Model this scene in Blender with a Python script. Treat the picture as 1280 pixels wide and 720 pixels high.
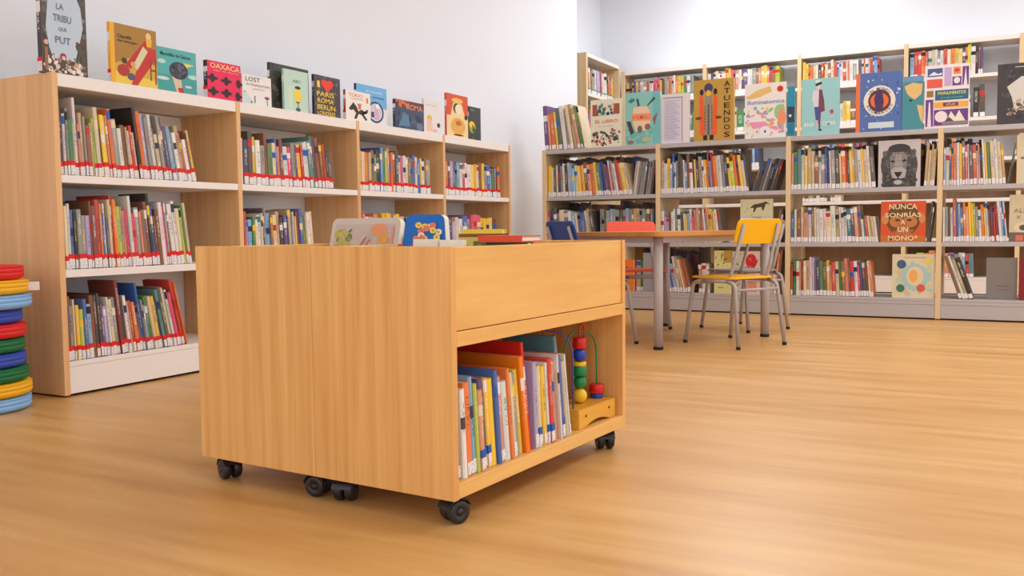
import bpy, bmesh, math, random
from mathutils import Matrix, Vector
R = math.radians
for o in list(bpy.data.objects): bpy.data.objects.remove(o)
S = bpy.context.scene
col = S.collection
random.seed(7)

def lin(c):
    return tuple(((v/255)/12.92 if v/255 <= .04045 else ((v/255+.055)/1.055)**2.4) for v in c)

# ------------------------------------------------------------------ camera
CAM_H = .70
cd = bpy.data.cameras.new('camera'); cam = bpy.data.objects.new('camera', cd); col.objects.link(cam)
yaw, pitch, roll = -.490849, .0647834, -.0114221
Fw = Vector((math.sin(yaw)*math.cos(pitch), math.cos(yaw)*math.cos(pitch), -math.sin(pitch)))
Rt = Vector((math.cos(yaw), -math.sin(yaw), 0)); Up = Rt.cross(Fw)
Rr = math.cos(roll)*Rt+math.sin(roll)*Up; Ur = -math.sin(roll)*Rt+math.cos(roll)*Up
m = Matrix((Rr, Ur, -Fw)).transposed().to_4x4(); m.translation = (0, 0, CAM_H)
cam.matrix_world = m
cd.sensor_width = 36; cd.lens = 1135.55/1280*36; cd.clip_start = .05
S.camera = cam
# ------------------------------------------------------------------ world, lamps, exposure
w = bpy.data.worlds.new('world'); S.world = w; w.use_nodes = True
bg = w.node_tree.nodes['Background']; bg.inputs[0].default_value = (.90, .97, 1.05, 1); bg.inputs[1].default_value = .95
def area(name, loc, sx, sy, power, color=(.92, .98, 1.04), rot=(0, 0, 0)):
    l = bpy.data.lights.new(name, 'AREA'); l.shape = 'RECTANGLE'; l.size = sx; l.size_y = sy; l.energy = power; l.color = color
    o = bpy.data.objects.new(name, l); o.location = loc; o.rotation_euler = rot; col.objects.link(o)
for i, (x, y, p) in enumerate([(-1.6, .4, 4), (-1.0, 4.0, 14), (-1.3, 7.0, 22), (-2.2, 9.1, 34), (1.6, .6, 22), (1.7, 4.0, 40), (1.6, 7.0, 34), (1.8, 8.9, 26)]):
    area('ceiling_lamp', (x, y, 3.72), 1.2, 1.2, p)
S.view_settings.view_transform = 'Standard'; S.view_settings.look = 'None'
S.view_settings.gamma = 1; S.view_settings.use_curve_mapping = False
S.view_settings.exposure = 0.66

# ------------------------------------------------------------------ materials
def mat(name, rough=.5, spec=.4, metal=0):
    mt = bpy.data.materials.new(name); mt.use_nodes = True
    b = mt.node_tree.nodes['Principled BSDF']
    b.inputs['Roughness'].default_value = rough; b.inputs['Metallic'].default_value = metal
    b.inputs['Specular IOR Level'].default_value = spec
    return mt, mt.node_tree.nodes, mt.node_tree.links, b
def plain(name, rgb, rough=.5, spec=.4, metal=0, var=.06, scale=40):
    mt, N, L, b = mat(name, rough, spec, metal)
    tc = N.new('ShaderNodeTexCoord'); nz = N.new('ShaderNodeTexNoise'); nz.inputs['Scale'].default_value = scale
    mx = N.new('ShaderNodeMix'); mx.data_type = 'RGBA'
    c = lin(rgb)
    mx.inputs[6].default_value = (*[v*(1-var) for v in c], 1); mx.inputs[7].default_value = (*[min(1, v*(1+var)) for v in c], 1)
    L.new(tc.outputs['Object'], nz.inputs['Vector']); L.new(nz.outputs['Fac'], mx.inputs[0]); L.new(mx.outputs[2], b.inputs['Base Color'])
    return mt
def wood(name, light, dark, scale, rough=.42, coord='Object', knots=False, spec=.35):
    mt, N, L, b = mat(name, rough, spec)
    tc = N.new('ShaderNodeTexCoord'); oi = N.new('ShaderNodeObjectInfo')
    ad = N.new('ShaderNodeVectorMath'); ad.operation = 'MULTIPLY_ADD'
    mp = N.new('ShaderNodeMapping'); mp.inputs['Scale'].default_value = scale
    ad.inputs[1].default_value = (1, 1, 1)
    cb = N.new('ShaderNodeCombineXYZ')
    ml = N.new('ShaderNodeMath'); ml.operation = 'MULTIPLY'; ml.inputs[1].default_value = 17
    L.new(oi.outputs['Random'], ml.inputs[0])
    for i in range(3): L.new(ml.outputs[0], cb.inputs[i])
    L.new(tc.outputs[coord], ad.inputs[0]); L.new(cb.outputs[0], ad.inputs[2]); L.new(ad.outputs[0], mp.inputs['Vector'])
    n1 = N.new('ShaderNodeTexNoise'); n1.inputs['Scale'].default_value = 1; n1.inputs['Detail'].default_value = 6; n1.inputs['Roughness'].default_value = .6
    n1.inputs['Distortion'].default_value = .25
    L.new(mp.outputs[0], n1.inputs['Vector'])
    rp = N.new('ShaderNodeValToRGB'); rp.color_ramp.elements[0].position = .3; rp.color_ramp.elements[1].position = .7
    rp.color_ramp.elements[0].color = (*lin(dark), 1); rp.color_ramp.elements[1].color = (*lin(light), 1)
    L.new(n1.outputs['Fac'], rp.inputs[0]); L.new(rp.outputs[0], b.inputs['Base Color'])
    bp = N.new('ShaderNodeBump'); bp.inputs['Strength'].default_value = .05; L.new(n1.outputs['Fac'], bp.inputs['Height']); L.new(bp.outputs[0], b.inputs['Normal'])
    return mt
M = {}
M['wall'] = plain('wall_paint', (231, 232, 237), .85, .2, var=.015, scale=3)
M['ceiling'] = plain('ceiling_paint', (240, 238, 236), .9, .2, var=.01, scale=3)
M['cartwood'] = wood('pine_vertical_grain', (240, 184, 112), (216, 152, 82), (34, 34, 1.1))
M['cartwoodh'] = wood('pine_horizontal_grain', (240, 188, 110), (222, 162, 84), (1.6, 12, 16))
M['casewood'] = wood('beech_vertical_grain', (236, 188, 134), (218, 164, 110), (26, 26, .7))
M['postwood'] = wood('pale_beech', (232, 204, 160), (220, 186, 140), (14, 14, .7))
M['shadeback'] = wood('brown_shade_board', (150, 118, 88), (132, 100, 72), (14, 14, .7))  # brown carries the shade of the lower shelves in its colour
M['whiteshelf'] = plain('white_laminate', (238, 228, 220), .45, .4, var=.02)
M['greyshelf'] = plain('grey_metal', (184, 176, 174), .4, .5, var=.02)
M['gapshade_plug'] = plain('gap_shade_and_plug', (40, 30, 26), .8)  # near-black for the painted shade under plinths, and for screw plugs
M['tubemetal'] = plain('silver_painted_tube', (172, 160, 154), .42, .45, metal=0, var=.03)
M['tablewood'] = wood('table_laminate', (206, 142, 74), (190, 124, 58), (2, 14, 14))
M['rubber'] = plain('black_rubber', (26, 24, 24), .55, .4)
M['castor'] = plain('black_nylon', (38, 32, 32), .4, .5)
M['page'] = plain('paper', (238, 228, 208), .85, .2, var=.05, scale=150)
M['redtape'] = plain('red_tape', (222, 30, 22), .5, .4)
M['greentape'] = plain('green_tape', (40, 150, 110), .5, .4)
M['bluetape'] = plain('blue_tape', (30, 90, 170), .5, .4)
M['toywood'] = wood('toy_pine', (232, 170, 60), (216, 150, 44), (3, 20, 20), .35)
def flat(name, rgb, rough=.4): 
    if name not in M: M[name] = plain(name, rgb, rough, .4, var=.03)
    return M[name]
# spine labels: white paper with a faint grey scribble of call numbers
mt, N, L, b = mat('spine_label_paper', .6, .3)
tc = N.new('ShaderNodeTexCoord'); nz = N.new('ShaderNodeTexNoise'); nz.inputs['Scale'].default_value = 190; nz.inputs['Detail'].default_value = 1
rp = N.new('ShaderNodeValToRGB'); rp.color_ramp.interpolation = 'LINEAR'
rp.color_ramp.elements[0].position = .36; rp.color_ramp.elements[0].color = (.42, .40, .40, 1)
rp.color_ramp.elements[1].position = .46; rp.color_ramp.elements[1].color = (*lin((236, 228, 224)), 1)
L.new(tc.outputs['Object'], nz.inputs['Vector']); L.new(nz.outputs['Fac'], rp.inputs[0]); L.new(rp.outputs[0], b.inputs['Base Color'])
M['label'] = mt
# printed matter: colour comes from the face colours, titles on spines from uv + seed
mt, N, L, b = mat('printed_cover', .42, .4)
def at(n, t='Color'):
    a = N.new('ShaderNodeAttribute'); a.attribute_name = n; return a.outputs[t]
def mth(op, a, b_=None):
    n = N.new('ShaderNodeMath'); n.operation = op
    for i, v in enumerate((a, b_)):
        if v is None: continue
        if isinstance(v, (int, float)): n.inputs[i].default_value = v
        else: L.new(v, n.inputs[i])
    return n.outputs[0]
uv = N.new('ShaderNodeUVMap'); uv.uv_map = 'UVMap'; sx = N.new('ShaderNodeSeparateXYZ'); L.new(uv.outputs[0], sx.inputs[0])
u, v = sx.outputs[0], sx.outputs[1]; seed = at('seed', 'Fac')
cb = N.new('ShaderNodeCombineXYZ'); L.new(mth('MULTIPLY', u, 3.0), cb.inputs[0]); L.new(mth('ADD', mth('MULTIPLY', v, 46.0), mth('MULTIPLY', seed, 91.0)), cb.inputs[1]); L.new(seed, cb.inputs[2])
nz = N.new('ShaderNodeTexNoise'); nz.inputs['Scale'].default_value = 1; nz.inputs['Detail'].default_value = 1; L.new(cb.outputs[0], nz.inputs['Vector'])
t0 = mth('ADD', .34, mth('MULTIPLY', mth('FRACT', mth('MULTIPLY', seed, 5.3)), .22)); t1 = mth('ADD', t0, .36)
txt = mth('MULTIPLY', mth('MULTIPLY', mth('GREATER_THAN', v, t0), mth('LESS_THAN', v, t1)), mth('MULTIPLY', mth('GREATER_THAN', u, .26), mth('LESS_THAN', u, .74)))
txt = mth('MULTIPLY', txt, mth('GREATER_THAN', nz.outputs['Fac'], .5))
bs = mth('ADD', .55, mth('MULTIPLY', mth('FRACT', mth('MULTIPLY', seed, 11.7)), .3))
band = mth('MULTIPLY', mth('MULTIPLY', mth('GREATER_THAN', v, bs), mth('LESS_THAN', v, mth('ADD', bs, .13))), mth('MULTIPLY', mth('GREATER_THAN', u, -.01), mth('GREATER_THAN', mth('FRACT', mth('MULTIPLY', seed, 23.1)), .62)))
msk = mth('MAXIMUM', mth('MULTIPLY', txt, .55), band)
mx = N.new('ShaderNodeMix'); mx.data_type = 'RGBA'; L.new(msk, mx.inputs[0]); L.new(at('Col'), mx.inputs[6]); L.new(at('Col2'), mx.inputs[7])
L.new(mx.outputs[2], b.inputs['Base Color'])
M['print'] = mt
# floor: wood-look sheet, streaks along X
mt, N, L, b = mat('wood_vinyl_floor', .34, .55)
tc = N.new('ShaderNodeTexCoord')
def nzs(scale, det, rgh, sc=1):
    mp = N.new('ShaderNodeMapping'); mp.inputs['Scale'].default_value = scale; L.new(tc.outputs['Object'], mp.inputs[0])
    n = N.new('ShaderNodeTexNoise'); n.inputs['Scale'].default_value = sc; n.inputs['Detail'].default_value = det; n.inputs['Roughness'].default_value = rgh
    L.new(mp.outputs[0], n.inputs['Vector']); return n.outputs['Fac']
a1 = nzs((1.3, 13, 1), 5, .6); a2 = nzs((.5, 5.5, 1), 2, .5)
f1 = mth('ADD', mth('MULTIPLY', a1, .6), mth('MULTIPLY', a2, .4))
rp = N.new('ShaderNodeValToRGB'); e = rp.color_ramp.elements
e[0].position = .3; e[0].color = (*lin((188, 134, 72)), 1); e[1].position = .68; e[1].color = (*lin((220, 174, 110)), 1)
n_ = rp.color_ramp.elements.new(.48); n_.color = (*lin((206, 155, 90)), 1)
L.new(f1, rp.inputs[0]); L.new(rp.outputs[0], b.inputs['Base Color'])
L.new(mth('ADD', .28, mth('MULTIPLY', a1, .14)), b.inputs['Roughness'])
M['floor'] = mt

# ------------------------------------------------------------------ mesh helpers
def link(name, me, parent=None, mtx=None, **props):
    o = bpy.data.objects.new(name, me); col.objects.link(o)
    if parent: o.parent = parent
    if mtx is not None: o.matrix_local = mtx
    for k, v in props.items(): o[k] = v
    return o
def thing(name, label, cat, mtx, group=None):
    o = bpy.data.objects.new(name, None); col.objects.link(o); o.empty_display_size = .05
    o.matrix_world = mtx; o['label'] = label; o['category'] = cat
    if group: o['group'] = group
    return o
cache = {}
def boxmesh(sx, sy, sz, mt, bev=.0012):
    k = ('box', round(sx, 4), round(sy, 4), round(sz, 4), mt, bev)
    if k in cache: return cache[k]
    bm = bmesh.new(); bmesh.ops.create_cube(bm, size=1); bmesh.ops.scale(bm, vec=(sx, sy, sz), verts=bm.verts)
    if bev: bmesh.ops.bevel(bm, geom=bm.edges[:], offset=min(bev, sx*.3, sy*.3, sz*.3), segments=1, affect='EDGES')
    me = bpy.data.meshes.new('box'); bm.to_mesh(me); bm.free(); me.materials.append(M[mt]); cache[k] = me
    return me
def box(name, x0, x1, y0, y1, z0, z1, mt, parent=None, bev=.0012, **props):
    me = boxmesh(x1-x0, y1-y0, z1-z0, mt, bev)
    return link(name, me, parent, Matrix.Translation(((x0+x1)/2, (y0+y1)/2, (z0+z1)/2)), **props)
def tomesh(name, bm, mt, smooth=False):
    bmesh.ops.recalc_face_normals(bm, faces=bm.faces)
    me = bpy.data.meshes.new(name); bm.to_mesh(me); bm.free(); me.materials.append(M[mt])
    if smooth: me.polygons.foreach_set('use_smooth', [True]*len(me.polygons))
    return me
def fillet(pts, r=.03, n=5):
    P = [Vector(p) for p in pts]; out = [P[0]]
    for i in range(1, len(P)-1):
        a, b_, c = P[i-1], P[i], P[i+1]
        d1 = (a-b_); d2 = (c-b_); rr = min(r, d1.length*.45, d2.length*.45)
        p0 = b_+d1.normalized()*rr; p2 = b_+d2.normalized()*rr
        for k in range(n+1):
            t = k/n; out.append((1-t)**2*p0+2*t*(1-t)*b_+t*t*p2)
    out.append(P[-1]); return out
def tube(pts, r, mt, n=10):
    bm = bmesh.new(); rings = []
    P = [Vector(p) for p in pts]; prev = None
    for i, p in enumerate(P):
        d = (P[min(i+1, len(P)-1)]-P[max(i-1, 0)]).normalized()
        if prev is None:
            ref = Vector((0, 0, 1)) if abs(d.z) < .9 else Vector((1, 0, 0)); a = d.cross(ref).normalized()
        else: a = (prev-d*prev.dot(d)).normalized()
        prev = a; b_ = d.cross(a)
        rings.append([bm.verts.new(p+r*(math.cos(2*math.pi*k/n)*a+math.sin(2*math.pi*k/n)*b_)) for k in range(n)])
    for q, s in zip(rings, rings[1:]):
        for k in range(n): bm.faces.new((q[k], q[(k+1) % n], s[(k+1) % n], s[k]))
    bm.faces.new(rings[0]); bm.faces.new(rings[-1][::-1])
    return tomesh('tube', bm, mt, True)
def lathe(prof, mt, n=24, smooth=True):
    bm = bmesh.new(); rings = []
    for r, z in prof:
        rings.append([bm.verts.new((max(r, 1e-4)*math.cos(2*math.pi*k/n), max(r, 1e-4)*math.sin(2*math.pi*k/n), z)) for k in range(n)])
    for q, s in zip(rings, rings[1:]):
        for k in range(n): bm.faces.new((q[k], q[(k+1) % n], s[(k+1) % n], s[k]))
    bm.faces.new(rings[0][::-1]); bm.faces.new(rings[-1])
    return tomesh('lathe', bm, mt, smooth)
def slab(poly, z0, z1, mt, bev=.004, smooth=False):
    bm = bmesh.new(); vs = [bm.verts.new((x, y, z0)) for x, y in poly]; f = bm.faces.new(vs)
    r = bmesh.ops.extrude_face_region(bm, geom=[f])
    for g in r['geom']:
        if isinstance(g, bmesh.types.BMVert): g.co.z = z1
    if bev:
        ed = [e for e in bm.edges if abs(e.verts[0].co.z-e.verts[1].co.z) < 1e-6]
        bmesh.ops.bevel(bm, geom=ed, offset=bev, segments=2, affect='EDGES')
    return tomesh('slab', bm, mt, smooth)
def rrect(x0, x1, y0, y1, r, n=5):
    out = []
    for cx, cy, a in ((x1-r, y1-r, 0), (x0+r, y1-r, 90), (x0+r, y0+r, 180), (x1-r, y0+r, 270)):
        for k in range(n+1):
            t = R(a+90*k/n); out.append((cx+r*math.cos(t), cy+r*math.sin(t)))
    return out

# ------------------------------------------------------------------ printed meshes (face colours)
class Acc:
    def __init__(s): s.v = []; s.f = []; s.c = []; s.c2 = []; s.uv = []; s.sd = []
    def face(s, idx, c, c2=None, uv=None, sd=0.):
        s.f.append(idx); s.c.append(c); s.c2.append(c2 or c); s.uv.append(uv or [(-1, -1)]*len(idx)); s.sd.append(sd)
    def box(s, mtx, x0, x1, y0, y1, z0, z1, c):
        b = len(s.v)
        for z in (z0, z1):
            for x, y in ((x0, y0), (x1, y0), (x1, y1), (x0, y1)): s.v.append(mtx @ Vector((x, y, z)))
        for q in ((3, 2, 1, 0), (4, 5, 6, 7), (0, 1, 5, 4), (1, 2, 6, 5), (2, 3, 7, 6), (3, 0, 4, 7)): s.face([b+i for i in q], c)
    def cover(s, mtx, w, d, h, c, c2, sd, face_out=False, cs=None):
        """U-shaped cover: spine at b=0, boards at a=0 and a=w"""
        cs = cs or c
        tb = min(.0025, w*.2); ti = min(.003, w*.3); r = min(.003, w*.22)
        P = [(0, d), (0, r), (w*.2, 0), (w*.8, 0), (w, r), (w, d), (w-tb, d), (w-tb, ti), (tb, ti), (tb, d)]
        b = len(s.v); n = len(P)
        for z in (0, h):
            for a, q in P: s.v.append(mtx @ (Vector((q, a, z)) if face_out else Vector((a, q, z))))
        for i in range(n):
            j = (i+1) % n; idx = [b+i, b+j, b+n+j, b+n+i]
            sp = i in (1, 2, 3)
            uv = [(P[i][0]/w, 0), (P[j][0]/w, 0), (P[j][0]/w, 1), (P[i][0]/w, 1)] if sp else None
            if face_out: idx = idx[::-1]; uv = uv[::-1] if uv else None
            s.face(idx, cs if sp else c, c2, uv, sd)
        for q in ((0, 1, 8, 9), (1, 2, 8), (2, 3, 7, 8), (3, 4, 7), (4, 5, 6, 7)):
            lo = [b+i for i in q][::-1]; hi = [b+n+i for i in q]
            if face_out: lo = lo[::-1]; hi = hi[::-1]
            s.face(lo, c); s.face(hi, c)
    def mesh(s, name, mt='print'):
        me = bpy.data.meshes.new(name); me.from_pydata([tuple(p) for p in s.v], [], s.f)
        ca = me.color_attributes.new('Col', 'FLOAT_COLOR', 'CORNER'); cb_ = me.color_attributes.new('Col2', 'FLOAT_COLOR', 'CORNER')
        sa = me.attributes.new('seed', 'FLOAT', 'CORNER'); ul = me.uv_layers.new(name='UVMap')
        A, B, D, U = [], [], [], []
        for f, c, c2, uvs, sd in zip(s.f, s.c, s.c2, s.uv, s.sd):
            for i in range(len(f)): A += [*c, 1]; B += [*c2, 1]; D.append(sd); U += uvs[i]
        me.color_attributes['Col'].data.foreach_set('color', A); me.color_attributes['Col2'].data.foreach_set('color', B)
        me.attributes['seed'].data.foreach_set('value', D); me.uv_layers['UVMap'].data.foreach_set('uv', U)
        me.materials.append(M[mt]); return me

# text outlines, made once while the scene is still small
tcache = {}
def text_geo(t):
    if t in tcache: return tcache[t]
    cu = bpy.data.curves.new('t', 'FONT'); cu.body = t; cu.resolution_u = 2; cu.size = 1; cu.offset = .012
    o = bpy.data.objects.new('t', cu); col.objects.link(o)
    dg = bpy.context.evaluated_depsgraph_get(); dg.update()
    me = bpy.data.meshes.new_from_object(o.evaluated_get(dg))
    V = [(q.co.x, q.co.y) for q in me.vertices]; Fc = [list(p.vertices) for p in me.polygons]
    bpy.data.objects.remove(o); bpy.data.curves.remove(cu); bpy.data.meshes.remove(me)
    x0 = min(q[0] for q in V); x1 = max(q[0] for q in V); y0 = min(q[1] for q in V); y1 = max(q[1] for q in V)
    r = ([((x-x0), (y-y0)) for x, y in V], Fc, x1-x0, y1-y0); tcache[t] = r
    return r
C8 = dict(k=(28, 26, 30), d=(70, 66, 68), g=(150, 148, 146), w=(232, 226, 220), c=(228, 208, 170), b=(40, 96, 176), n=(44, 52, 100), l=(128, 176, 212),
          t=(38, 122, 132), r=(202, 40, 34), m=(122, 30, 36), o=(234, 116, 34), y=(242, 196, 44), e=(186, 204, 52), G=(62, 132, 70), D=(52, 84, 72),
          p=(226, 64, 110), u=(96, 64, 130), v=(178, 166, 206), N=(140, 86, 56), T=(196, 164, 124), s=(224, 142, 112))
CN = dict(k='black', d='dark grey', g='grey', w='white', c='cream', b='blue', n='navy', l='pale blue', t='teal', r='red', m='maroon', o='orange', y='yellow', e='lime', G='green',
          D='bottle green', p='pink', u='purple', v='lavender', N='brown', T='tan', s='salmon')
def rgb(c): return lin(C8[c]) if isinstance(c, str) else lin(c)
def jit(c, a=.12):
    g_ = lin((178, 158, 132)); q_ = random.uniform(.06, .3); c = tuple(v*(1-q_)+w_*q_ for v, w_ in zip(c, g_))
    k = 1+random.uniform(-a, a); return tuple(min(1, q*k*(1+random.uniform(-.05, .05))) for q in c)

def art_mesh(items, W, H, base=.0004):
    """flat print on the cover; u to the right, v up, both 0..1; later items lie on top"""
    a = Acc(); off = base
    def P(u_, v_): return Vector((u_*W, -off, v_*H))
    for it in items:
        k = it[0]; c = rgb(it[1] or 'w'); b = len(a.v)
        if k == 'rect':
            _, _, u0, v0, u1, v1 = it
            for q in ((u0, v0), (u1, v0), (u1, v1), (u0, v1)): a.v.append(P(*q))
            a.face([b, b+1, b+2, b+3], c)
        elif k == 'ell':
            _, _, cu, cv, ru, rv = it; n = 20
            for i in range(n): a.v.append(P(cu+ru*math.cos(2*math.pi*i/n), cv+rv*math.sin(2*math.pi*i/n)))
            a.face(list(range(b, b+n)), c)
        elif k == 'poly':
            for q in it[2]: a.v.append(P(*q))
            a.face(list(range(b, b+len(it[2]))), c)
        elif k == 'text':   # ('text', col, str, centre u, centre v, width fraction, height fraction)
            _, _, t, cu, cv, wu, hv = it[:7]; ang = it[7] if len(it) > 7 else 0
            V, Fc, tw, th = text_geo(t)
            ca, sa = math.cos(R(ang)), math.sin(R(ang))
            for x, y in V:
                du = (x/tw-.5)*wu*W; dv = (y/th-.5)*hv*H
                a.v.append(P(cu+(du*ca-dv*sa)/W, cv+(du*sa+dv*ca)/H))
            for f in Fc: a.face([b+i for i in f], c)
        elif k == 'scat':   # ('scat', [cols], n, u0,v0,u1,v1, size, seed): sprinkled small blots of drawing
            _, _, cols, n, u0, v0, u1, v1, sz, sd = it; rn = random.Random(sd)
            for _i in range(n):
                cu, cv = rn.uniform(u0, u1), rn.uniform(v0, v1); s1 = sz*rn.uniform(.5, 1.4); bb = len(a.v); ph = rn.uniform(0, 6); kk = 7; st = rn.uniform(.4, 1)
                for i in range(kk):
                    t = ph+2*math.pi*i/kk; rr = s1*rn.uniform(.7, 1.1); x = rr*math.cos(t); y = rr*math.sin(t)*st
                    a.v.append(P(min(.99, max(.01, cu+(x*math.cos(ph)-y*math.sin(ph)))), min(.99, max(.01, cv+(x*math.sin(ph)+y*math.cos(ph))*W/H))))
                a.face(list(range(bb, bb+kk)), rgb(rn.choice(cols)))
                off += .000012
        off += .00012
    return a.mesh('cover_art')

# ------------------------------------------------------------------ room
def struct(o): o['kind'] = 'structure'; return o
struct(box('floor', -6, 7, -3, 11, -.1, 0, 'floor', bev=0))
struct(box('ceiling', -6, 7, -3, 11, 3.8, 3.9, 'ceiling', bev=0))
struct(box('wall_left', -4.45, -3.935, -3, 8.87, 0, 3.8, 'wall', bev=0))
struct(box('wall_alcove', -4.6, -4.29, 8.87, 10.38, 0, 3.8, 'wall', bev=0))
struct(box('wall_back', -4.6, 7, 10.38, 10.5, 0, 3.8, 'wall', bev=0))

RZ = lambda a: Matrix.Rotation(R(a), 4, 'Z')
F_L = Matrix.Translation((-3.505, 0, 0)) @ RZ(90)      # local x = along the case, y = into it
F_B = Matrix.Translation((0, 7.308, 0))
F_T = Matrix.Translation((0, 10.0, 0))
F_TL = Matrix.Translation((-3.9, 0, 0)) @ RZ(90)
CART_T = 4.0
F_C = Matrix.Translation((-1.10, 1.763, 0)) @ RZ(90-CART_T)

# ------------------------------------------------------------------ bookcases
def bookcase(frame, posts, depth, levels, top, post_t, mt_post, mt_shelf, th, plinth_h, name, label, top_under, lip=False, endw=None, back_rail=None):
    x0 = posts[0]
    base = frame @ Matrix.Translation((x0, 0, 0))
    root = thing(name, label, 'bookcase', base)
    for p in posts: box('upright', p-x0-post_t/2, p-x0+post_t/2, 0, depth, .008, top, mt_post, root)
    for a, b_ in zip(posts, posts[1:]):
        xa, xb = a-x0+post_t/2+.0005, b_-x0-post_t/2-.0005
        box('top_shelf', xa, xb, .002, depth-.004, top_under, top-.001, mt_shelf, root)
        for z in levels[1:]: box('shelf', xa, xb, .002, depth-.004, z-th, z, mt_shelf, root)
        z = levels[0]
        box('bottom_shelf', xa, xb, .002, depth-.004, z-.02, z, mt_shelf, root)
        box('plinth', xa, xb, .004, .024, .012, z-.0205 if not lip else z-.045, mt_shelf, root)
        if lip: box('plinth_lip', xa, xb, .002, .022, z-.044, z-.021, mt_shelf, root)
        box('toe_gap_shade', xa, xb, .03, .05, 0, .012, 'gapshade_plug', root, bev=0)  # dark strip painted in as the shade of the gap under the plinth
        if back_rail: box('back_rail', xa, xb, depth-.022, depth-.005, back_rail, back_rail+.07, mt_shelf, root)
    return root
LP = [2.506, 3.553, 4.56, 5.553, 6.542]
bookcase(F_L, LP, .425, [.15, .547, .952], 1.379, .028, 'casewood', 'whiteshelf', .033, .15, 'bookcase',
         'long low beech bookcase with white shelves against the left wall', 1.324, back_rail=1.25)
BP = [-3.57, -2.515, -1.452, -.377, .70]
bookcase(F_B, BP, .52, [.155, .570, .979], 1.395, .036, 'postwood', 'greyshelf', .033, .15, 'bookcase',
         'freestanding low bookcase with grey metal shelves behind the table', 1.358, lip=True)
TP = [-3.86, -2.90, -1.88, -.843, .168, 1.18]
TLV = [.17, .56, .95, 1.345, 1.738, 2.153]
tb = bookcase(F_T, TP, .34, TLV, 2.50, .04, 'postwood', 'whiteshelf', .034, .15, 'bookcase',
         'tall wall bookcase with white shelves along the back wall', 2.455)
for a, b_ in zip(TP, TP[1:]): box('back_panel', a-TP[0]+.0205, b_-TP[0]-.0205, .337, .345, .15, 1.30, 'shadeback', tb)  # added boards on the lower levels only, shade painted in as brown
bookcase(F_TL, [9.05, 10.0], .36, TLV, 2.57, .04, 'postwood', 'whiteshelf', .034, .15, 'bookcase',
         'tall narrow bookcase in the corner recess facing sideways', 2.53)

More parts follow.
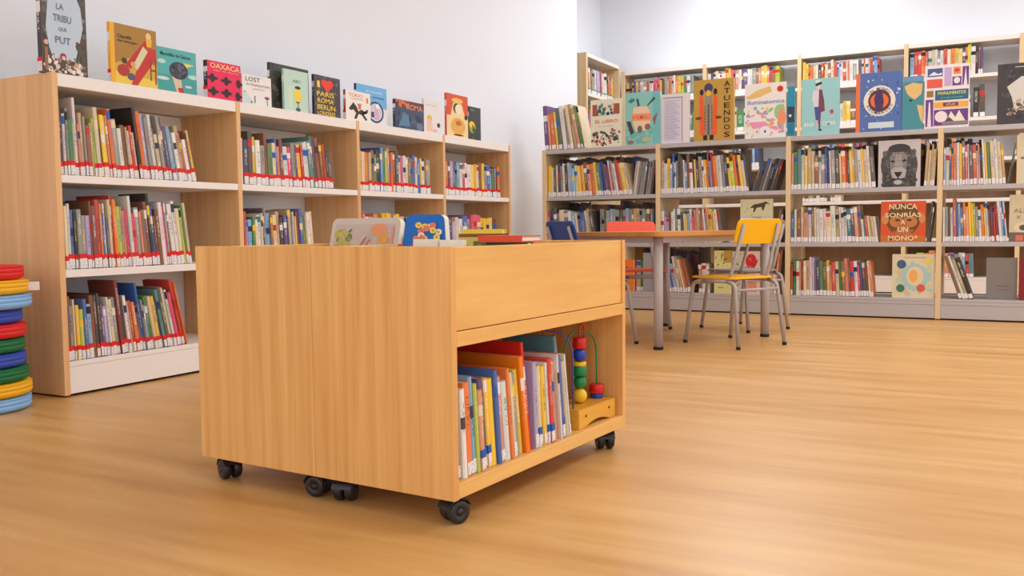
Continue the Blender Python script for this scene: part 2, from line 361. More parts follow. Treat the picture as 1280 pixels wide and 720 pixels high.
# ------------------------------------------------------------------ rows of books, spines outward
ORD = ['zeroth', 'first', 'second', 'third', 'fourth', 'fifth', 'sixth', 'seventh', 'eighth', 'ninth', 'tenth', 'eleventh', 'twelfth', 'thirteenth', 'fourteenth',
       'fifteenth', 'sixteenth', 'seventeenth', 'eighteenth', 'nineteenth', 'twentieth']
def ordn(n):
    if n <= 20: return ORD[n]
    t = {2: 'twenty', 3: 'thirty', 4: 'forty', 5: 'fifty'}[n//10]
    return t[:-1]+'ieth' if n % 10 == 0 else t+'-'+ORD[n % 10]
STUFF = Acc(); NB = 0
LBL = lin((236, 228, 224)); PG = lin((232, 220, 198))
def parse(s):
    out = []; i = 0
    while i < len(s):
        c = s[i]; i += 1; h = None
        if i < len(s) and s[i].isdigit(): h = int(s[i]); i += 1
        out.append((c, h))
    return out
def row(frame, z, s0, s1, spec, lean0, lean1, where, single, hm=1.0, tape='redtape', y0=.02, depth=(.17, .24), group=None, tape_p=1., label_p=.93, lab_h=.042):
    """books between s0 and s1 along the shelf. lean in degrees, + = tops towards the start"""
    global NB
    bk = parse(spec); n = len(bk); rn = random.Random(where+spec)
    wts = [rn.uniform(.55, 1.5) for _ in bk]
    hs = [(.16+.02*(h if h is not None else rn.choice((3, 4, 4, 5, 6))))*hm*rn.uniform(.97, 1.03) for c, h in bk]
    ang = [R(lean0+(lean1-lean0)*(i/max(1, n-1))) for i in range(n)]
    gap = .0006
    extra = sum(min(hs[i], hs[i-1])*abs(math.tan(ang[i])-math.tan(ang[i-1])) for i in range(1, n))
    tot = (s1-s0)-extra-gap*n; sc = tot/sum(wt/math.cos(a) for wt, a in zip(wts, ang))
    s = s0
    for i, (c, _) in enumerate(bk):
        w_ = wts[i]*sc; h = hs[i]; a = ang[i]
        if i: s += min(h, hs[i-1])*abs(math.tan(a)-math.tan(ang[i-1]))
        d = rn.uniform(*depth); yy = y0+rn.uniform(0, .012)
        cl = jit(rgb(c)); c2 = rgb(rn.choice('kwwwynrbc')) if c not in 'w' else rgb(rn.choice('knrbtd')); sd = rn.random()
        if a >= 0: L_ = Matrix.Translation((s, yy, z+.0005)) @ Matrix.Rotation(-a, 4, 'Y')
        else: L_ = Matrix.Translation((s+w_/math.cos(a), yy, z+.0005)) @ Matrix.Rotation(-a, 4, 'Y') @ Matrix.Translation((-w_, 0, 0))
        mtx = frame @ L_
        lab = rn.random() < label_p; tp = tape and lab and rn.random() < tape_p
        lh = lab_h*rn.uniform(.86, 1.12)
        if single:
            hw = 'tall ' if h > .29*hm else ('short ' if h < .225*hm else ''); tw = 'thick ' if w_ > .024 else ('thin ' if w_ < .013 else '')
            root = thing('book', f'{hw}{tw}{CN[c]} book, {ordn(i+1)} from left {where}', 'book', mtx, group)
            A = Acc(); A.cover(Matrix(), w_, d, h, cl, c2, sd); link('cover', A.mesh('cover'), root)
            box('page_block', .0027 if w_ > .014 else w_*.22, w_-(.0027 if w_ > .014 else w_*.22), .0034, d-.004, .003, h-.003, 'page', root, bev=0)
            if lab: box('spine_label', w_*.04, w_*.96, -.0008, .0005, .004, lh, 'label', root, bev=0)
            if tp: box('tape_band', -.0002, w_+.0002, -.0013, .0035, lh, lh+.020, tape, root, bev=0)
            NB += 1
        else:
            STUFF.cover(mtx, w_, d, h, cl, c2, sd)
            STUFF.box(mtx, w_*.2, w_*.8, .0034, d-.004, .003, h-.003, PG)
            if lab: STUFF.box(mtx, w_*.04, w_*.96, -.0008, .0005, .004, lh, LBL)
            if tp:
                STUFF.box(mtx, 0, w_, -.0013, .0035, lh, lh+.012, rgb((40, 150, 110)) if tape == 'greentape' else rgb('r'))
        s += w_/math.cos(a)+gap
B1, B2, B3, B4 = 'nearest bay of left bookcase', 'second bay of left bookcase', 'third bay of left bookcase', 'farthest bay of left bookcase'
g = 'red-banded books in the left bookcase'
row(F_L, .952, 2.536, 3.285, 'n6w5g6G4c3w9s3T6g5N3T4e5c7k3y6y6s6o7g5w3N4T4c3r4c3k8o8v7g6w7N4c3g7n7u5l5l4w4T5r4w2N4y5', .8, 11, 'on top shelf, '+B1, True, group=g)
row(F_L, .547, 2.532, 3.235, 't8c6w6b5k4g5g4v4N7m6r7o6b4w6n3c7r8o7y7e6T6s5p5w8p4g6s5N5m7k9b6m4N5w7p6g7N4w7w7c6e6G6c7', .6, 7, 'on middle shelf, '+B1, True, group=g)
row(F_L, .150, 2.532, 3.19, 'N6g4c5y4e3b5l4N6k6d6u4v3w5c5g5m9k5w5T4r4o4N3b8g4l3G5c5y5n4t6D7c7w6p5m6r8o8', .6, 13, 'on bottom shelf, '+B1, True, group=g)
row(F_L, .952, 3.573, 4.375, 'w4n4d6y5w4g3N6G3c4b5s3m5w3p3g4u4y4r4w5w5t6t7k7m7N5r5d4k3N3', 0, 8, 'on top shelf, '+B2, True, group=g)
row(F_L, .547, 3.577, 4.16, 'b6r5v3l3G4c3w4c5n6g6l5N4c4T5k4u4n4T6b5w5y4m5b6G4T4w5c5', .6, 5, 'on middle shelf, '+B2, True, group=g)
row(F_L, .952, 4.596, 5.417, 'y5c4o4T4N5G4k5b6l6G5e5T6r5o5N5d6w4p4w4c4N4G4b5w4b4y4w3N4g4g4', 0, 1, 'on top shelf, '+B3, True, group=g)
row(F_L, .547, 4.596, 5.36, 'r6r6w4s4s5m4y5y5y5N4c5y5c4k4w4b4c4y4G4w4c4', 0, 2, '', False, group=g)
row(F_L, .952, 5.598, 6.43, 'o4m4v4u4t3l4w4p4w4w4c4y4y4w4N5y5g4b4l3G3d4w3k2o4', 0, 1.5, 'on top shelf, '+B4, True, group=g)
row(F_L, .547, 5.592, 6.36, 's4m4v3c4w4b5g4p5p5p5y4y4y4y4m4', 0, 1, '', False, group=g)
gb = 'books in the grey-shelved bookcase'
G2 = 'third bay of grey bookcase'
row(F_B, .979, -1.432, -.812, 's5G5t6w6y4T6c5N4w5g4b6n5w5g5d5c4o5r5n4y5y6g5w5y5c5w6d6', 0, 5, '', False, 1.12, None, group=gb)
row(F_B, .155, -1.430, -.818, 'r3G4w4s4m5c4T4w5v5u4n4G4d4y4s3r4c4G4N4s5m5r4w4p3u3k4d4c4o4', 0, 5, '', False, 1.12, None, group=gb)
row(F_B, .979, -.356, .045, 'l4w4b5o6s6w6y5N6p5w5d5r5w5s5k4w6y5G5c6w6c5T5', 0, 5, '', False, 1.12, None)
row(F_B, .570, -.352, .066, 'w4g4k4w4r7b5l5b4o6s4y6y5e5g4w3o5y4w6N5m4r4m5w6l6b6w6', 1, 6, '', False, 1.05, None)
row(F_B, .570, -1.432, -.90, 'b3w4N4c5s3w5N4c5w4w4w4c3w5T4w5w5w4t4n5s5N5', 0, 5, '', False, 1.05, None)
row(F_B, .570, -.90, -.79, 'w2t2r3c3T3c3w3', 6, 8, '', False, .9, None)
row(F_B, .979, -.485, -.415, 'TcTc', -3, -3, '', False, 1.2, None)
row(F_B, .570, -.462, -.437, 'dk', -6, -6, '', False, 1.1, None, label_p=0)
row(F_B, .979, .050, .068, 'dk', -9, -9, '', False, 1.05, None, label_p=0)
row(F_B, .155, -.237, -.14, 'N7w7T6k6', 19, 19, '', False, 1.1, None)
row(F_B, .979, -3.545, -2.745, 'y5c4d4w5d6g5w6k5w6l5l4c5y5o5y5N6s5o5y6G5b6n6u5m4w6r4v6w5r6o5y5c5T5', 0, 12, '', False, 1.05, None)
row(F_B, .979, -2.77, -2.585, 'g5w5g5d5g5w5g5d5g5g5g5d5', -8, -8, '', False, 1.1, None, y0=.06, label_p=0)
row(F_B, .570, -3.545, -3.08, 'r5n5d6g4c6b5w5l4c4b4b4w5T6d5', 2, 9, '', False, 1.08, None)
row(F_B, .570, -3.06, -2.56, 'g5g5d5g5l5g5g5d5g5l5g5T5N5T5T5g5g5g5d5g5d5', 0, 0, '', False, 1.1, None, y0=.05, label_p=0)
row(F_B, .155, -3.52, -3.1, 'r5N5g4c5b4w5s4T5o5m4y4d5', 0, 5, '', False, 1.1, None)
row(F_B, .155, -2.82, -2.66, 'm4N4r4T4G4', 0, 0, '', False, 1.1, None, y0=.06)
row(F_B, .979, -2.494, -1.76, 'T5w4w4y6l4b7w4g5k7d6w5l4N7w4d5y5k4g6w5y5o5u7l4r7o6c6w6g6n5y5e4o6m5y6c4d6', 0, 8, '', False, 1.05, None)
row(F_B, .979, -1.74, -1.56, 'd3d4k4d5g5d5k5k5d5k5', -17, -17, '', False, 1.0, None, label_p=0)
row(F_B, .570, -2.494, -1.97, 'w4v2v2N4w4w5t5w5d4c3y3l3w5p2s4T5o5N4w5g5T5y5c5y4w5d5', 0, 8, '', False, 1.08, None)
row(F_B, .570, -1.57, -1.525, 'k4d4k4', -9, -9, '', False, 1.08, None, label_p=0)
row(F_B, .155, -2.42, -2.23, 'l3b3l3w6T6c5o5N5', 10, 14, '', False, 1.1, None)
row(F_B, .155, -2.17, -2.08, 'm4w4c4', 2, 2, '', False, 1.0, None)
row(F_B, .155, -1.565, -1.53, 'oN', -6, -6, '', False, 1.5, None)
row(F_B, 1.395, -3.57, -3.17, 'u6s3o4y4D5w6g5c6T6s5G6c6', 3, 13, '', False, 1.38, None)
rs = random.Random(5)
def rnd(n, pal='wcgbynrmoTNsGtlpuvkd'): return ''.join(rs.choice(pal)+str(rs.choice((2, 3, 3, 4, 4, 5))) for _ in range(n))
row(F_T, 2.153, -3.83, -3.03, 'T3N3T3n3T3N3v3w3T3N3s3w3p3p3p4y3k3g4T3o4c4w5o4y4e4G3w4g4', 0, 1, '', False, 1.0, 'greentape')
row(F_T, 2.153, -2.87, -2.09, 'w3d3w3c4w3w3w3y5y5p4p4s4w4d4u4w4w4g4m4s4y5y5o4r4G4e4', 0, 0, '', False, 1.05, None)
row(F_T, 2.153, -1.85, -1.09, 'y5y4o3o3c3c3k3r4o4c3N4c5r4b3w3w3r4c4s4w4g4w4n4w4r4w4s4r4b5l5r4', 0, 2, '', False, 1.0, None)
row(F_T, 2.153, -.81, -.16, 'l4r4r4o4r4w4c4w4g4w4r4c4o4y4c4k4s4y5e5w4k4m3u4', 0, 0, '', False, 1.1, None)
row(F_T, 1.738, -2.87, -2.2, 'r5o5y4c4c5G4w4w5b4m4', 0, 2, '', False, 1.0, None)
row(F_T, 1.738, -1.85, -1.0, rnd(22, 'yNoyTkw'), 0, 2, '', False, 1.0, None)
row(F_T, 1.738, -3.83, -2.95, rnd(26), 0, 2, '', False, 1.0, None)
row(F_T, 1.738, -.40, -.26, 'w3w3w3', 0, 0, '', False, 1.0, None)
row(F_T, 1.738, -.235, -.13, 'k4k5', 0, 2, '', False, 1.2, None, label_p=1)
row(F_T, .17, -.72, -.20, 'e4o4o5y4m3s4p4g4w4l4r4t4', 0, 2, '', False, 1.0, None)
row(F_T, .56, -1.72, -1.30, rnd(16), 0, 2, '', False, 1.0, None)
row(F_T, .95, -1.85, -1.45, rnd(14), 0, 2, '', False, .8, None)
row(F_T, 1.345, -1.85, -1.1, rnd(24), 0, 2, '', False, 1.0, None); row(F_T, 1.345, -.81, -.35, rnd(15), 0, 2, '', False, 1.0, None); row(F_T, 1.345, -2.87, -2.3, rnd(18), 0, 2, '', False, 1.0, None)
# books shelved from the rear side of the grey case, backs to the camera
for z_, a_, b_, n_ in ((.979, -3.54, -2.75, 26), (.979, -2.48, -1.85, 20), (.979, -1.42, -.42, 30), (.979, -.35, -.02, 10), (.155, -2.1, -1.95, 5), (.155, -2.48, -2.2, 8), (.155, -2.75, -2.55, 6), (.57, -3.53, -2.56, 26)):
    row(F_B, z_, a_, b_, rnd(n_, 'kdnmNkdk').replace('2', '7').replace('3', '8').replace('4', '8').replace('5', '9'), 0, 1, '', False, 1.06, None, y0=.27, label_p=0)
row(F_TL, 2.153, 9.08, 9.88, 'T5T5T4N5g5w5v5v5m5p5w4w5N4o5o4y4', 2, 5, '', False, 1.05, 'greentape')
row(F_TL, 1.738, 9.08, 9.8, rnd(22), 0, 3, '', False, 1.0, 'greentape')
so = link('shelved_books', STUFF.mesh('shelved_books')); so['kind'] = 'stuff'
so['label'] = 'many small upright books filling the shelves of the two far bookcases'; so['category'] = 'books'
print('individual shelf books', NB)

# ------------------------------------------------------------------ books shown face out
def face_book(frame, x0, x1, h, y, z, t, cover, spine, items, label, group=None, tilt=0, yawd=0, sticker=None, cat='book'):
    W = x1-x0
    mtx = frame @ Matrix.Translation((x0, y, z+.0005)) @ Matrix.Rotation(R(yawd), 4, 'Z') @ Matrix.Rotation(R(-tilt), 4, 'X')
    root = thing('book', label, cat, mtx, group)
    A = Acc(); A.cover(Matrix(), t, W, h, rgb(cover), rgb('w'), .3, True, rgb(spine or cover)); link('cover', A.mesh('cover'), root)
    box('page_block', .0034, W-.004, min(.0027, t*.22), t-min(.0027, t*.22), .003, h-.003, 'page', root, bev=0)
    if items: link('cover_print', art_mesh(items, W, h), root)
    if sticker: box('spine_label', -.0008, .0005, t*.05, t*.95, .004, .045, 'label', root, bev=0); box('tape_band', -.0013, .003, -.0002, t+.0002, .045, .062, sticker, root, bev=0)
    return root
ZL = 1.3785; yd = .03
gl = 'books standing face out on the left bookcase'
face_book(F_L, 2.475, 2.69, .352, yd, ZL, .03, (70, 56, 50), (66, 58, 58), [
    ('rect', (84, 70, 62), 0, 0, 1, 1), ('scat', '', [(60, 48, 46), (104, 92, 90), (130, 122, 124)], 60, .03, .3, .97, .98, .05, 3),
    ('poly', (188, 202, 214), [(.16, .3), (.24, .18), (.72, .18), (.8, .34), (.92, .6), (.88, .84), (.76, 1), (.24, 1), (.16, .86), (.1, .55)]),
    ('scat', '', [(222, 200, 184), (196, 160, 130), (236, 220, 206), (150, 120, 96)], 60, .06, .02, .94, .22, .05, 4),
    ('scat', '', [(70, 86, 60), (90, 66, 46)], 14, .74, .2, .95, .4, .06, 5),
    ('rect', (150, 108, 70), .05, .03, .12, .3), ('ell', (220, 170, 150), .09, .36, .05, .03), ('ell', (160, 60, 70), .45, .22, .07, .04), ('ell', (226, 188, 166), .46, .2, .04, .025),
    ('text', (116, 122, 132), 'LA', .42, .81, .16, .07), ('text', (116, 122, 132), 'TRIBU', .46, .67, .4, .085), ('text', (116, 122, 132), 'QUE', .46, .54, .18, .05), ('text', (116, 122, 132), 'PUT', .46, .41, .34, .085)],
    'tall grey-brown picture book with pale blue centre at the near end of the shelf top', gl, sticker='redtape')
face_book(F_L, 2.81, 3.066, .272, yd, ZL, .022, (176, 130, 38), (236, 170, 36), [
    ('rect', (168, 122, 40), 0, 0, 1, 1), ('rect', (236, 172, 40), 0, 0, .09, 1), ('rect', (232, 196, 70), .09, 0, 1, .22), ('poly', (206, 170, 60), [(.09, .22), (1, .14), (1, .4), (.5, .5), (.09, .34)]),
    ('poly', (196, 44, 40), [(.42, .02), (.55, .02), (.98, .52), (.98, .68), (.82, .7), (.6, .4)]), ('poly', (190, 40, 38), [(.3, .34), (.74, .8), (.84, .74), (.42, .28)]),
    ('poly', (214, 206, 160), [(.46, .34), (.7, .7), (.8, .62), (.56, .28)]), ('rect', (150, 40, 30), .84, .14, .87, .5), ('rect', (150, 40, 30), .95, .08, .98, .5), ('rect', (150, 40, 30), .84, .3, .98, .33),
    ('ell', (236, 196, 130), .82, .88, .06, .06), ('poly', (236, 176, 50), [(.76, .84), (.9, .84), (.88, .7), (.78, .7)]),
    ('ell', (176, 50, 50), .26, .24, .13, .1), ('ell', (80, 50, 40), .28, .4, .06, .05), ('ell', (228, 150, 90), .46, .36, .05, .05), ('ell', (86, 80, 110), .42, .15, .08, .06),
    ('text', (70, 50, 26), 'Claudia', .3, .8, .3, .06), ('text', (70, 50, 26), 'del tobogan', .36, .72, .42, .05)],
    'gold picture book with a red playground slide on its cover', gl, sticker='redtape')
face_book(F_L, 3.07, 3.312, .21, yd+.006, ZL, .014, (84, 176, 170), (210, 224, 220), [
    ('rect', (82, 172, 168), 0, 0, 1, 1), ('rect', (66, 156, 152), 0, .0, 1, .4), ('ell', (200, 220, 214), .14, .3, .16, .04), ('ell', (190, 216, 210), .9, .42, .12, .05), ('ell', (190, 216, 210), .12, .68, .1, .05), ('ell', (190, 216, 210), .78, .18, .09, .03),
    ('poly', (216, 190, 160), [(.48, .0), (.62, .0), (.6, .3), (.44, .46), (.34, .46)]), ('ell', (58, 60, 70), .54, .52, .24, .2), ('scat', '', [(90, 92, 104), (36, 38, 46)], 16, .38, .4, .7, .66, .07, 9),
    ('poly', (232, 210, 110), [(.66, .72), (.94, .7), (.74, .62)]), ('poly', (190, 40, 44), [(.5, .12), (.64, .14), (.66, .02), (.54, 0)]), ('text', (36, 78, 76), 'Maravillas de Gaston', .47, .86, .76, .085)],
    'teal picture book showing a child with dark round hair', gl)
face_book(F_L, 3.378, 3.608, .192, yd, ZL, .03, (226, 36, 84), (34, 26, 30), [
    ('rect', (228, 36, 84), 0, 0, 1, 1), ('scat', '', [(60, 20, 30), (42, 24, 30)], 4, .1, .1, .1, .1, .001, 2)] +
    [q for cx, cy in ((.14, .55), (.55, .52), (.95, .5), (.16, .2), (.55, .2), (.92, .16)) for q in (('ell', (48, 26, 32), cx-.0, cy, .17 if cx < .9 else .1, .05), ('ell', (48, 26, 32), cx-(.03 if cx > .9 else 0), cy, .07, .12))] +
    [('text', (250, 214, 150), 'OAXACA', .52, .88, .88, .14), ('text', (250, 180, 150), 'lugar de sabores', .55, .76, .74, .045)],
    'crimson book with black cactus shapes on its cover', gl, sticker='redtape')
face_book(F_L, 3.617, 3.835, .158, yd, ZL, .016, (232, 226, 222), (222, 214, 210), [
    ('rect', (233, 227, 223), 0, 0, 1, 1), ('poly', (206, 214, 216), [(.02, .0), (.02, .4), (.12, .44), (.42, .02)]), ('rect', (110, 92, 80), .4, .08, .44, .32), ('ell', (150, 80, 80), .84, .3, .09, .05), ('rect', (120, 80, 80), .83, .04, .86, .3), ('ell', (120, 110, 104), .3, .1, .03, .04), ('ell', (80, 76, 74), .07, .42, .02, .025),
    ('text', (92, 88, 90), 'LOST', .36, .86, .5, .15), ('text', (120, 116, 116), 'IN TRANSLATION', .54, .68, .8, .07), ('text', (150, 140, 130), 'palabras', .56, .55, .4, .05)],
    'small white book with thin grey lettering beside the crimson book', gl)
face_book(F_L, 3.88, 4.203, .262, yd+.05, ZL, .02, (64, 62, 58), (50, 48, 46), [
    ('rect', (66, 64, 58), 0, 0, 1, 1), ('scat', '', [(84, 84, 74), (50, 50, 46), (100, 100, 92)], 40, .03, .03, .97, .97, .06, 8), ('poly', (150, 150, 138), [(.78, .55), (.9, .4), (.98, .3), (.86, .5)]), ('ell', (190, 190, 180), .92, .14, .06, .05), ('text', (120, 118, 110), 'el bosque', .55, .92, .4, .035)],
    'large dark grey book standing behind the mint green one', gl, sticker='redtape')
face_book(F_L, 3.937, 4.14, .232, yd, ZL, .018, (186, 214, 196), (170, 200, 184), [
    ('rect', (188, 216, 198), 0, 0, 1, 1), ('rect', (202, 222, 190), .18, .1, .34, .6), ('poly', (238, 208, 60), [(.44, .56), (.66, .56), (.72, .4), (.66, .22), (.46, .22), (.4, .4)]), ('ell', (60, 50, 40), .56, .59, .12, .04), ('rect', (70, 60, 50), .48, .22, .62, .25), ('rect', (120, 130, 120), .54, .06, .58, .22), ('ell', (84, 90, 84), .56, .06, .1, .05), ('text', (110, 130, 120), 'ABC', .52, .74, .36, .07)],
    'mint green book with a small yellow figure in front of a dark book', gl)
face_book(F_L, 4.207, 4.446, .24, yd+.012, ZL, .02, (74, 66, 72), (60, 54, 60), [
    ('rect', (76, 68, 72), 0, 0, 1, 1), ('scat', '', [(120, 110, 116), (54, 48, 54), (140, 124, 104)], 70, .04, .03, .97, .97, .035, 11),
    ('text', (244, 206, 60), 'I', .16, .78, .1, .16), ('ell', (232, 60, 40), .38, .82, .13, .09), ('ell', (232, 60, 40), .6, .82, .13, .09), ('poly', (232, 60, 40), [(.26, .79), (.72, .79), (.49, .6)]),
    ('text', (244, 206, 60), 'PARIS', .42, .55, .66, .12), ('text', (244, 206, 60), 'ROMA', .42, .39, .62, .12), ('text', (244, 206, 60), 'BERLIN', .44, .23, .68, .12), ('text', (244, 206, 60), 'LONDRES', .44, .08, .68, .1)],
    'dark patterned book with yellow city names and a red heart', gl)
face_book(F_L, 4.472, 4.722, .184, yd-.008, ZL, .02, (236, 228, 218), (176, 60, 50), [
    ('rect', (237, 230, 220), 0, 0, 1, 1), ('text', (220, 84, 50), 'TOKIO', .4, .86, .55, .12), ('text', (200, 120, 90), 'cuentos', .46, .75, .5, .05), ('rect', (232, 120, 60), .82, .66, .9, .84),
    ('poly', (62, 42, 40), [(.12, .4), (.3, .62), (.42, .5), (.5, .34), (.62, .42), (.86, .32), (.9, .46), (.78, .4), (.72, .26), (.86, .1), (.78, .06), (.62, .24), (.5, .26), (.42, .08), (.32, .08), (.4, .28), (.3, .38), (.18, .34)]), ('poly', (214, 120, 100), [(.46, .6), (.62, .6), (.6, .42), (.5, .4)])],
    'small cream book with a dark animal figure in front of the sky blue one', gl, sticker='redtape')
face_book(F_L, 4.63, 4.949, .246, yd+.03, ZL, .022, (110, 176, 222), (56, 60, 110), [
    ('rect', (112, 178, 224), 0, .3, 1, 1), ('rect', (228, 226, 228), 0, 0, 1, .3), ('ell', (228, 226, 228), .9, .36, .2, .1), ('ell', (52, 62, 100), .62, .34, .27, .28), ('ell', (206, 206, 220), .62, .34, .22, .23), ('poly', (214, 170, 190), [(.56, .14), (.74, .16), (.7, .54), (.6, .5)]), ('rect', (60, 64, 110), .46, .2, .56, .34), ('ell', (238, 236, 240), .68, .5, .06, .07),
    ('text', (210, 232, 246), 'el mundo', .58, .86, .54, .06), ('text', (60, 110, 150), 'de los animales', .56, .73, .7, .06)],
    'sky blue book with a dark oval picture on its cover', gl)
face_book(F_L, 5.004, 5.343, .192, yd, ZL, .024, (70, 76, 100), (60, 60, 80), [
    ('rect', (72, 80, 104), 0, 0, 1, 1), ('scat', '', [(54, 62, 88), (86, 100, 126)], 24, .05, .05, .95, .6, .08, 13), ('poly', (90, 130, 160), [(.1, .1), (.3, .6), (.44, .5), (.5, .12)]), ('rect', (120, 70, 60), 0, .78, 1, 1), ('scat', '', [(214, 110, 70), (90, 60, 60)], 30, .03, .78, .97, .97, .05, 14), ('text', (232, 150, 110), 'ROMA', .66, .8, .56, .2), ('ell', (110, 120, 150), .84, .16, .12, .14)],
    'wide dark blue book with orange letters along its top', gl)
face_book(F_L, 5.358, 5.593, .236, yd+.01, ZL, .016, (230, 222, 220), (222, 214, 212), [
    ('rect', (231, 224, 221), 0, 0, 1, 1), ('ell', (226, 186, 90), .3, .45, .14, .1), ('poly', (236, 196, 170), [(.18, .42), (.42, .42), (.5, .06), (.1, .06)]), ('ell', (70, 66, 70), .8, .28, .09, .07), ('ell', (226, 180, 180), .6, .1, .12, .05), ('text', (190, 180, 176), 'La princesa', .4, .84, .6, .06)],
    'white book with a pale yellow and pink figure, left of the orange book', gl)
face_book(F_L, 5.641, 5.941, .312, yd, ZL, .02, (214, 86, 52), (220, 90, 50), [
    ('rect', (216, 86, 52), 0, 0, 1, 1), ('rect', (238, 208, 160), 0, 0, 1, .5), ('poly', (240, 210, 150), [(.14, .4), (.3, .8), (.7, .8), (.92, .4), (.9, .06), (.14, .06)]), ('ell', (238, 190, 90), .5, .86, .26, .06), ('ell', (80, 56, 50), .46, .68, .16, .12), ('ell', (244, 222, 200), .54, .66, .15, .12), ('ell', (228, 172, 90), .52, .26, .34, .2), ('ell', (196, 110, 60), .54, .34, .14, .06), ('ell', (60, 48, 44), .9, .5, .08, .06), ('ell', (70, 50, 40), .54, .06, .24, .02)],
    'tall orange book with a cream figure near the far end of the shelf top', gl)
face_book(F_L, 5.955, 6.132, .25, yd, ZL, .018, (66, 70, 70), (60, 62, 62), [
    ('rect', (68, 72, 72), 0, 0, 1, 1), ('ell', (150, 160, 70), .3, .36, .28, .16), ('ell', (236, 200, 40), .24, .46, .24, .1), ('scat', '', [(90, 104, 60), (50, 56, 54)], 16, .05, .05, .8, .4, .08, 17), ('text', (170, 170, 160), 'MAR', .3, .9, .3, .05)],
    'dark grey book with a yellow blotch, farthest on the left bookcase top', gl)

ZB = 1.3945; gk = 'books standing face out on the grey bookcase'
face_book(F_B, -3.127, -2.843, .405, .022, ZB, .03, (232, 222, 196), (36, 120, 100), [
    ('rect', (232, 224, 198), 0, 0, 1, 1), ('rect', (166, 84, 66), .06, .66, .22, .9), ('rect', (166, 84, 66), .74, .68, .94, .9), ('scat', '', [(50, 120, 110), (110, 150, 140), (60, 60, 60), (216, 200, 170)], 34, .26, .68, .72, .9, .07, 21), ('scat', '', [(196, 80, 70), (60, 110, 100), (90, 60, 50), (206, 150, 110), (60, 60, 64)], 60, .06, .04, .94, .36, .055, 22), ('text', (226, 110, 96), 'EL LIBRO', .52, .54, .74, .07), ('text', (190, 186, 160), 'de los libros', .5, .44, .5, .03)],
    'cream book with brown and green drawings in two bands, green spine', gk)
face_book(F_B, -2.81, -2.497, .44, .022, ZB, .035, (138, 198, 186), (200, 214, 200), [
    ('rect', (140, 200, 190), 0, 0, 1, 1), ('rect', (120, 188, 190), .78, 0, 1, 1), ('scat', '', [(110, 190, 160), (120, 180, 180)], 26, .03, .03, .75, .3, .08, 23), ('poly', (238, 206, 170), [(.24, .72), (.62, .74), (.72, .6), (.7, .28), (.3, .26), (.2, .5)]), ('poly', (50, 130, 120), [(.08, .84), (.2, .9), (.3, .86), (.18, .8)]), ('poly', (70, 80, 80), [(.32, .88), (.38, .88), (.42, .74), (.36, .74)]), ('poly', (60, 66, 80), [(.6, .72), (.66, .74), (.86, .86), (.82, .9)]), ('poly', (70, 66, 64), [(.04, .46), (.16, .46), (.26, .24), (.16, .2)]), ('poly', (150, 100, 80), [(.78, .5), (.92, .6), (.84, .36)]), ('ell', (110, 110, 100), .42, .3, .07, .07), ('ell', (140, 110, 80), .64, .34, .08, .06), ('rect', (240, 160, 120), .18, .46, .74, .6), ('text', (232, 100, 60), 'ANIMALS', .46, .53, .54, .09), ('ell', (150, 120, 110), .16, .06, .1, .04), ('ell', (190, 190, 130), .6, .1, .12, .05)],
    'large mint book with animals around a peach panel', gk)
face_book(F_B, -2.485, -2.25, .405, .022, ZB, .02, (226, 214, 220), (220, 220, 220), [
    ('rect', (228, 220, 218), 0, 0, 1, 1), ('rect', (216, 208, 220), .04, .02, .74, .92), ('rect', (150, 60, 80), .04, .915, .76, .93), ('rect', (150, 60, 80), .735, .02, .755, .93)] +
    [('rect', (150, 146, 166), .1, .86-.035*i, .66-.06*((i*7) % 4), .868-.035*i) for i in range(23)],
    'white book back covered in small grey text beside the mint book', gk)
face_book(F_B, -2.213, -1.883, .495, .022, ZB, .03, (196, 150, 60), (190, 146, 60), [
    ('rect', (196, 150, 62), 0, 0, 1, 1), ('poly', (236, 92, 44), [(.14, .72), (.24, .76), (.28, .1), (.16, .1)]), ('poly', (236, 92, 44), [(.6, .72), (.5, .76), (.46, .1), (.58, .1)]), ('rect', (150, 140, 120), .28, .1, .46, .74), ('rect', (96, 80, 76), .35, .1, .39, .6), ('ell', (70, 62, 100), .37, .86, .11, .08), ('ell', (40, 36, 44), .2, .8, .05, .05), ('ell', (40, 36, 44), .54, .8, .05, .05), ('ell', (236, 180, 60), .37, .78, .06, .05), ('ell', (100, 70, 44), .12, .38, .08, .025), ('ell', (100, 70, 44), .62, .38, .08, .025), ('rect', (40, 36, 32), .24, .02, .34, .1), ('rect', (40, 36, 32), .4, .02, .5, .1)] +
    [('rect', (60, 50, 44), q, .2+.05*i, q+.02, .225+.05*i) for i in range(8) for q in (.27, .45)] +
    [('text', (64, 40, 26), ch, .83, .915-.117*i, .15, .085) for i, ch in enumerate('ATUENDOS')],
    'tall ochre book with dark vertical lettering and an orange robed figure', gk)
face_book(F_B, -1.796, -1.477, .428, .022, ZB, .02, (238, 228, 220), (236, 226, 216), [
    ('rect', (239, 230, 222), 0, 0, 1, 1), ('poly', (232, 190, 110), [(.02, .76), (.3, .88), (.62, .94), (.66, .84), (.4, .76), (.1, .72)]), ('scat', '', [(236, 160, 90), (150, 196, 140), (236, 150, 170), (150, 170, 200), (238, 200, 140)], 60, .04, .04, .96, .56, .06, 31), ('poly', (238, 150, 180), [(.1, .3), (.5, .3), (.62, .22), (.2, .18)]), ('ell', (156, 200, 140), .85, .46, .13, .14), ('ell', (236, 150, 110), .9, .36, .1, .16), ('ell', (240, 232, 236), .5, .12, .14, .1), ('ell', (214, 40, 36), .86, .88, .075, .055), ('text', (110, 130, 180), 'Iluminatomica', .52, .66, .9, .075), ('text', (60, 60, 70), '1', .5, .12, .04, .05)],
    'white book of pastel drawings with a red dot in its corner', gk)
